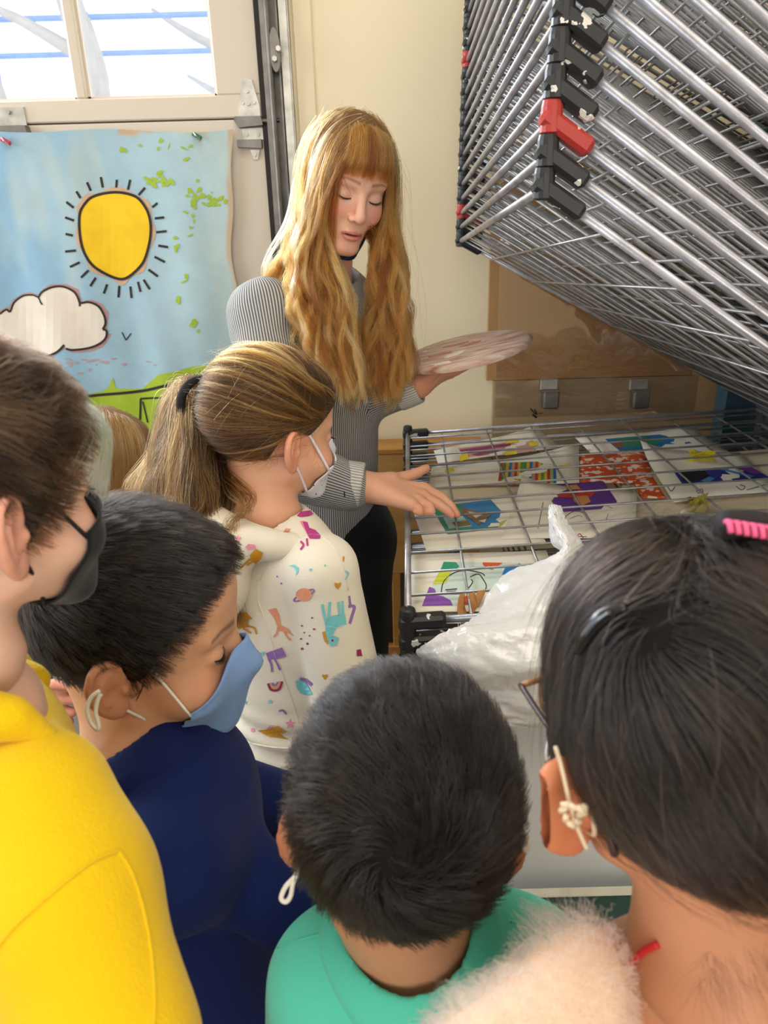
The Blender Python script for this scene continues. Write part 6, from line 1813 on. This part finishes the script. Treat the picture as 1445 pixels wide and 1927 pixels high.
kn = [at_depth(x, y, .382) for x, y in ((1045, 1405), (1058, 1450), (1072, 1510), (1086, 1555), (1100, 1588), (1104, 1596))]
MB().tube(smooth_path(kn, 5), .0011, 8).build('cord', M_STR, mo, True)
kk = MB()
for i in range(14):
    a = i * 1.9; c = at_depth(1082, 1532, .375)
    p = c + np.array([math.cos(a) * .0045, math.sin(a * 1.3) * .003, math.sin(a) * .0045])
    kk.tube([p, p + np.array([math.cos(a + 1.5), .3, math.sin(a + 1.5)]) * .0045], .0016, 6)
kk.build('cord_knot', M_STR, mo, True)
# inner top with red piping, fluffy coat
M_TOPD = cloth_mat('dark_top', (70, 54, 58))
def topf(P):
    d = sd_chain(P, [nb + (.0, .0, -.10), nb + (.02, -.04, -.34)], [.092, .094], .02)
    return smax(d, P[:, 2] - (nb[2] - .085 + .3 * (P[:, 0] - nb[0])).astype(np.float32), .006)
sdf_part('top', topf, nb + (-.2, -.2, -.5), nb + (.2, .2, .05), .008, M_TOPD, rgirl)
M_FUR = hair_mat('fur_pink_cream', [(0, (228, 196, 170)), (.5, (242, 216, 192)), (.8, (242, 208, 202)), (1, (250, 238, 224))], .6)
M_FURB = mat('fur_base', (232, 200, 172), .9, .4, 20, rgb2=(226, 186, 172))
ck = [at_depth(x, y, d) for x, y, d in ((925, 2070, .34), (1010, 1985, .365), (1065, 1905, .385), (1125, 1840, .405), (1185, 1790, .425), (1260, 1775, .44))]
def coat(P):
    d = sd_chain(P, ck, [.036, .030, .026, .020, .014, .012], .02)
    d = smin(d, sd_chain(P, [nb + (-.09, -.03, -.22), nb + (-.07, -.05, -.38)], [.045, .055]), .05)
    d = smin(d, sd_chain(P, [nb + (.12, -.04, -.12), nb + (.12, -.06, -.34)], [.055, .07]), .05)
    d = smin(d, sd_ell(P, nb + (.03, -.05, -.32), (.13, .09, .18)), .06)
    d = smax(d, -sd_ell(P, nb + (.03, -.01, -.03), (.105, .11, .13)), .02)
    return d + .004 * noise3(P, 40, 22, 2).astype(np.float32)
CV, CQ = surface(coat, nb + (-.36, -.30, -.55), nb + (.30, .30, .12), .007)
CV = relax(CV, CQ, 1)
co = mesh('coat', CV, CQ, M_FURB, rgirl, True)
q = CQ[rng.integers(0, len(CQ), 70000)]; R = CV[q].mean(1) + rng.normal(size=(70000, 3)) * .002
R = R[R[:, 2] > nb[2] - .30]
N = grad(lambda P: coat(np.asarray(P, np.float32)), R, .004)
cl_ = np.stack([noise3(R, 60, 61), noise3(R, 60, 62), noise3(R, 60, 63)], 1)
S = [R]
for k in range(1, 5):
    S.append(R + N * .0034 * k + cl_ * .0026 * k * k * .5 + rng.normal(size=R.shape) * .0004 * k + np.array([0, 0, -.0006]) * k * k)
S = np.stack(S, 1)
hair_object('fur', S, .00022, M_FUR, co)
pants_shoes(rgirl, nb + (-.03, -.06, -.50), nb + (.08, -.06, -.50), (nb[0] - .03, nb[1] - .07, 0), (nb[0] + .09, nb[1] - .07, 0), cloth_mat('dark_denim', (44, 52, 74)), M_DARK, .055)

# ================================================================== SMALL GIRL WITH STRAIGHT HAIR BY THE BANNER
TONE_F = (222, 172, 148)
hd = Head(at_depth(196, 888, 1.50), (.90, .18, -.22), size=.98, kid=True)
nb = at_depth(190, 1030, 1.50)
HV, HQ, HC = head_mesh(hd, nb, .35, TONE_F, nr=4.4, blush=(222, 140, 116), lips=(190, 110, 100), brow=(110, 80, 56))
ax = unit((.9, .18, 0)); lt = unit((-.18, .9, 0))
sR = nb - lt * .105 + (0, 0, -.05); sL = nb + lt * .105 + (0, 0, -.05)
elR = at_depth(16, 1215, 1.27); wr = at_depth(74, 1308, 1.24)
kn_ = [at_depth(114, 1296, 1.22), at_depth(118, 1316, 1.225), at_depth(114, 1334, 1.235), at_depth(108, 1346, 1.245)]
fg = []
for i, p in enumerate(kn_):
    o = np.array([0, 0, -.0]) ; e = p + (at_depth(140, 1292 + 22 * i, 1.22 + .01 * i) - at_depth(118, 1298 + 16 * i, 1.22 + .01 * i)) * (1.0 if i else 1.1)
    fg.append(([p, e, e + np.array([-.012, .014, -.010])], [.0085, .0075, .0065]))
fg.append(([at_depth(81, 1292, 1.22), at_depth(104, 1287, 1.21), at_depth(126, 1290, 1.205)], [.011, .0088, .007]))
PV, PQ = hand_parts([([at_depth(51, 1290, 1.25), wr, p], [.02, .019, .010]) for p in kn_], fg, .003, .008)
bodyf = body_filler([([nb + (0, 0, -.02), nb + (0, 0, -.16), nb + (0, 0, -.40)], [.045, .08, .08]), ([sR, elR, at_depth(51, 1290, 1.25)], [.032, .028, .02])])
blo = make_person((nb[0], nb[1], 0), 'small child with straight honey blonde hair standing before the painted banner', [(HV, HQ, HC), (PV, PQ, hand_cols(PV, (216, 150, 128), [p[0][1] for p in fg])), (*bodyf, None)], TONE_F)
lashes(hd, blo, M_LASH, .4)
HLB = [(0, 8.3), (25, 8.0), (45, 6.0), (62, 4.0), (76, 3.0), (90, 3.4), (105, 2.4), (120, -2.0), (180, -5.5)]
V, Q = make_cap(hd, HLB, .8)
M_CAPF = mat('hair_mass_honey', (120, 84, 44), .5, .5, 22, .3, 120, rgb2=(146, 106, 60))
cap = mesh('hair', hd.w(V), Q, M_CAPF, blo, True)
rng = np.random.default_rng(61)
R = cap_roots(V, Q, 5000, rng, hd.core, HLB); R = R + grad(hd.core, R) * .6
M_HF = hair_mat('hair_honey', [(0, (110, 78, 42)), (.5, (150, 110, 62)), (1, (198, 158, 102))], .3)
dn = hd.dirl((0, 0, -1))
def bdir(P, N, k): return dn * 1.2 + np.stack([np.sign(P[:, 0]) * .8 * np.exp(-np.abs(P[:, 0]) / 4), np.full(len(P), -.12), np.zeros(len(P))], 1)
S = flow(hd.core, R, bdir, np.interp(R[:, 2], [-4, 4, 12], [4, 9, 14]), 8, .9, 1.5, rng, .04, .85)
W = hd.w(S.reshape(-1, 3)).reshape(S.shape); keep = ~((S[:, -1, 1] > 5.0) & (np.abs(S[:, -1, 0]) < 5.5))
W = W[keep]
ext = [W]
e = W[:, -1:]
for k in range(1, 5): ext.append(e + np.array([0, 0, -.035 * k]) + rng.normal(size=e.shape) * .003 * k)
W = np.concatenate(ext, 1)
hair_object('hair_strands', W, .00035, M_HF, cap)
mo, MG = mask_mesh(hd, 'face_mask', cloth_mat('mask_blue_dark', (48, 70, 120)), blo, half=52, push=.5)
for s in (-1, 1): ear_loops(hd, mo, MG, M_ELB, s)
M_JKT = cloth_mat('jacket_navy', (44, 50, 84)); M_MAG = cloth_mat('magenta_jersey', (122, 22, 66)); M_GREYC = cloth_mat('grey_jersey', (150, 148, 150))
def jk(P):
    d = sd_ell(P, nb + (0, 0, -.18), (.095, .115, .18), np.stack([ax, lt, (0, 0, 1)]))
    d = smin(d, sd_cap(P, sL, sR, .045), .05)
    for pts in ((sR, elR, at_depth(48, 1262, 1.26)), (sL, sL + (.03, .02, -.2), sL + (.12, -.02, -.24))):
        d = smin(d, sd_chain(P, pts, [.046, .046, .038], .01), .03)
    return smax(d + .003 * noise3(P, 24, 5).astype(np.float32), -sd_cap(P, nb - (0, 0, .02), nb + (0, 0, .1), .048, .06), .005)
jo = sdf_part('jacket', jk, nb + (-.38, -.38, -.40), nb + (.3, .3, .06), .008, M_JKT, blo)
MB().tube([at_depth(40, 1245, 1.262), at_depth(66, 1292, 1.245)], [.036, .031], 16).build('grey_cuff', M_GREYC, jo, True)
def sk(P): return smax(sd_chain(P, [nb + (0.02, 0, -.34), nb + (.02, 0, -.62)], [.105, .145]), (nb[2] - .64) - P[:, 2], .01) + .003 * noise3(P, 30, 6).astype(np.float32)
sdf_part('skirt', sk, nb + (-.25, -.25, -.8), nb + (.28, .25, -.18), .01, M_MAG, blo)
pants_shoes(blo, nb + (0, -.05, -.56), nb + (.03, .05, -.56), (nb[0] + .0, nb[1] - .06, 0), (nb[0] + .03, nb[1] + .06, 0), M_MAG, M_DARK, .045)

# ================================================================== SEAMS AND SMALL GARMENT DETAILS
def seam(obj, pxs, r, m, parent, off=.0004, name='seam'):
    mp_ = surface_map([obj], off)
    P = mp_(np.array(smooth_path([np.array(p, float) for p in pxs], 8)))
    return MB().tube(P, r, 6).build(name, m, parent, True)
seam(yel_shirt, [(-40, 1830), (20, 1752), (75, 1700), (135, 1650), (180, 1618), (222, 1602)], .0010, M_YEL, yel_shirt)
seam(yel_shirt, [(222, 1602), (246, 1640), (266, 1700), (282, 1780), (290, 1870), (288, 1940)], .0010, M_YEL, yel_shirt)
hs = [o for o in hoodie.children if o.name.startswith('hood')][0]
seam(hoodie, [(488, 1092), (520, 1040), (560, 1012), (600, 1008), (628, 1030), (648, 1070), (655, 1110)], .0009, M_HOOD, hoodie)
seam(hoodie, [(488, 1092), (486, 1130), (500, 1170), (520, 1240), (545, 1310), (562, 1360)], .0009, M_HOOD, hoodie)
seam(hoodie, [(400, 1352), (440, 1385), (490, 1402), (540, 1408), (590, 1404)], .0011, M_HOOD, hoodie, name='hem_seam')
mt = [o for o in mint.children if o.name.startswith('shirt')][0]
seam(mt, [(650, 1752), (600, 1760), (545, 1775), (505, 1790)], .0007, M_MINT, mt)
seam(mt, [(960, 1735), (1010, 1745), (1060, 1752)], .0007, M_MINT, mt)
mp_ = surface_map([rgirl], .001)
P = mp_(np.array(smooth_path([np.array(p, float) for p in ((1120, 1868), (1140, 1850), (1168, 1828), (1195, 1806), (1216, 1788), (1240, 1776))], 6)))
MB().tube(P, .0021, 8).build('red_piping', paint((206, 40, 44), .6), rgirl, True)

# ================================================================== WHITE PLASTIC SHEETING AND CARDBOARD SCRAP ON THE RACK
def plastic_mat():
    m = bpy.data.materials.new('white_plastic_film'); m.use_nodes = True; nt = m.node_tree; nt.nodes.clear()
    out = nt.nodes.new('ShaderNodeOutputMaterial')
    d = nt.nodes.new('ShaderNodeBsdfDiffuse'); d.inputs[0].default_value = (.95, .95, .96, 1)
    t = nt.nodes.new('ShaderNodeBsdfTranslucent'); t.inputs[0].default_value = (.93, .92, .90, 1)
    g = nt.nodes.new('ShaderNodeBsdfGlossy'); g.inputs['Roughness'].default_value = .18
    tr = nt.nodes.new('ShaderNodeBsdfTransparent'); tr.inputs[0].default_value = (.95, .93, .9, 1)
    m1 = nt.nodes.new('ShaderNodeMixShader'); m1.inputs[0].default_value = .22
    m2 = nt.nodes.new('ShaderNodeMixShader'); m2.inputs[0].default_value = .12
    m3 = nt.nodes.new('ShaderNodeMixShader'); m3.inputs[0].default_value = .05
    tc = nt.nodes.new('ShaderNodeTexCoord'); n = nt.nodes.new('ShaderNodeTexNoise'); n.inputs['Scale'].default_value = 55; n.inputs['Detail'].default_value = 4
    b = nt.nodes.new('ShaderNodeBump'); b.inputs['Strength'].default_value = .35; b.inputs['Distance'].default_value = .006
    nt.links.new(tc.outputs['Object'], n.inputs['Vector']); nt.links.new(n.outputs['Fac'], b.inputs['Height'])
    for s in (d, t, g): nt.links.new(b.outputs[0], s.inputs['Normal'])
    nt.links.new(d.outputs[0], m1.inputs[1]); nt.links.new(t.outputs[0], m1.inputs[2])
    nt.links.new(m1.outputs[0], m2.inputs[1]); nt.links.new(g.outputs[0], m2.inputs[2])
    nt.links.new(m2.outputs[0], m3.inputs[1]); nt.links.new(tr.outputs[0], m3.inputs[2])
    nt.links.new(m3.outputs[0], out.inputs[0])
    return m
M_PLAST = plastic_mat()
def fold_sheet(name, rows, nu, nv, amp, seed, parent):
    """rows: list of rows of (px,py,depth) control points, Catmull-Rom lofted, crumpled"""
    C3 = np.array([[at_depth(*p) for p in r] for r in rows])
    A = resample(C3, nu)                       # along u
    B = resample(A.transpose(1, 0, 2), nv).transpose(1, 0, 2)    # nv rows
    P = B.reshape(-1, 3)
    n1 = np.abs(noise3(P, 26, seed, 1)) - .3; n2 = np.abs(noise3(P * np.array([1, 1, 1.6]), 62, seed + 1, 2)) - .3
    dU = np.gradient(B, axis=1); dV = np.gradient(B, axis=0); N = np.cross(dU, dV).reshape(-1, 3); N /= np.linalg.norm(N, axis=1)[:, None] + 1e-9
    N[N[:, 1] > 0] *= -1
    P = P + np.random.default_rng(seed).normal(size=P.shape) * amp * .08
    P = P + N * (amp * 1.5 * n1 + amp * .7 * n2)[:, None]
    ii = np.arange(nu * nv).reshape(nv, nu); Q = np.stack([ii[:-1, :-1], ii[:-1, 1:], ii[1:, 1:], ii[1:, :-1]], -1).reshape(-1, 4)
    return mesh(name, P, Q, M_PLAST, parent, False)
pl = empty('plastic_sheeting', at_depth(960, 1250, 1.0), 'crumpled white plastic sheeting heaped over the near corner of the rack', 'plastic sheet')
# far sheet with the pulled-up tip
fold_sheet('upper_fold', [
    [(1036, 957, 1.12), (1038, 954, 1.12), (1040, 953, 1.12), (1043, 954, 1.12), (1046, 957, 1.125)],
    [(1038, 985, 1.11), (1042, 985, 1.10), (1049, 984, 1.10), (1056, 986, 1.11), (1064, 992, 1.12)],
    [(1046, 1048, 1.12), (1056, 1030, 1.09), (1070, 1020, 1.08), (1090, 1028, 1.10), (1116, 1046, 1.12)],
    [(962, 1078, 1.12), (1010, 1062, 1.09), (1062, 1058, 1.06), (1108, 1072, 1.08), (1150, 1092, 1.10)],
    [(925, 1105, 1.08), (985, 1098, 1.05), (1050, 1096, 1.02), (1115, 1105, 1.04), (1180, 1120, 1.06)],
    [(886, 1172, 1.03), (965, 1160, 1.00), (1050, 1156, .985), (1130, 1160, .99), (1220, 1168, 1.0)]], 44, 52, .0085, 71, pl)
# near sheet hanging over the end
fold_sheet('lower_fold', [
    [(898, 1158, 1.03), (950, 1150, 1.005), (1020, 1148, .99), (1100, 1150, .99), (1180, 1158, 1.0), (1260, 1170, 1.01)],
    [(862, 1178, 1.00), (930, 1180, .975), (1010, 1178, .96), (1100, 1180, .96), (1190, 1185, .97), (1270, 1195, .98)],
    [(812, 1205, .995), (900, 1212, .965), (1000, 1215, .95), (1095, 1215, .945), (1190, 1220, .95), (1280, 1230, .96)],
    [(782, 1232, 1.005), (885, 1258, .965), (985, 1262, .94), (1090, 1262, .935), (1190, 1268, .94), (1280, 1275, .95)],
    [(830, 1272, 1.01), (895, 1300, .98), (985, 1308, .96), (1090, 1306, .955), (1190, 1310, .955), (1280, 1318, .96)],
    [(880, 1318, 1.02), (905, 1336, 1.0), (985, 1346, .98), (1085, 1344, .97), (1190, 1346, .97), (1280, 1350, .98)],
    [(888, 1350, 1.02), (918, 1364, 1.0), (985, 1360, .99), (1085, 1366, .98), (1190, 1362, .98), (1280, 1366, .98)]], 60, 56, .0085, 81, pl)
cs_ = empty('cardboard_scrap', at_depth(885, 1150, 1.06), 'torn brown cardboard scraps poking out of the white plastic', 'cardboard')
M_CARD = mat('torn_cardboard', (150, 96, 48), .85, .6, 30, .3, 60, rgb2=(196, 146, 92))
for pts in (((862, 1128), (872, 1124), (872, 1150), (878, 1168), (868, 1172), (860, 1150)), ((880, 1126), (890, 1122), (898, 1140), (890, 1156), (882, 1160), (884, 1142)), ((896, 1120), (912, 1118), (904, 1136), (898, 1142))):
    MB().prism([at_depth(x, y, 1.09 - .0006 * (y - 1120)) for x, y in pts], (0.003, .010, .002)).build('scrap', M_CARD, cs_)
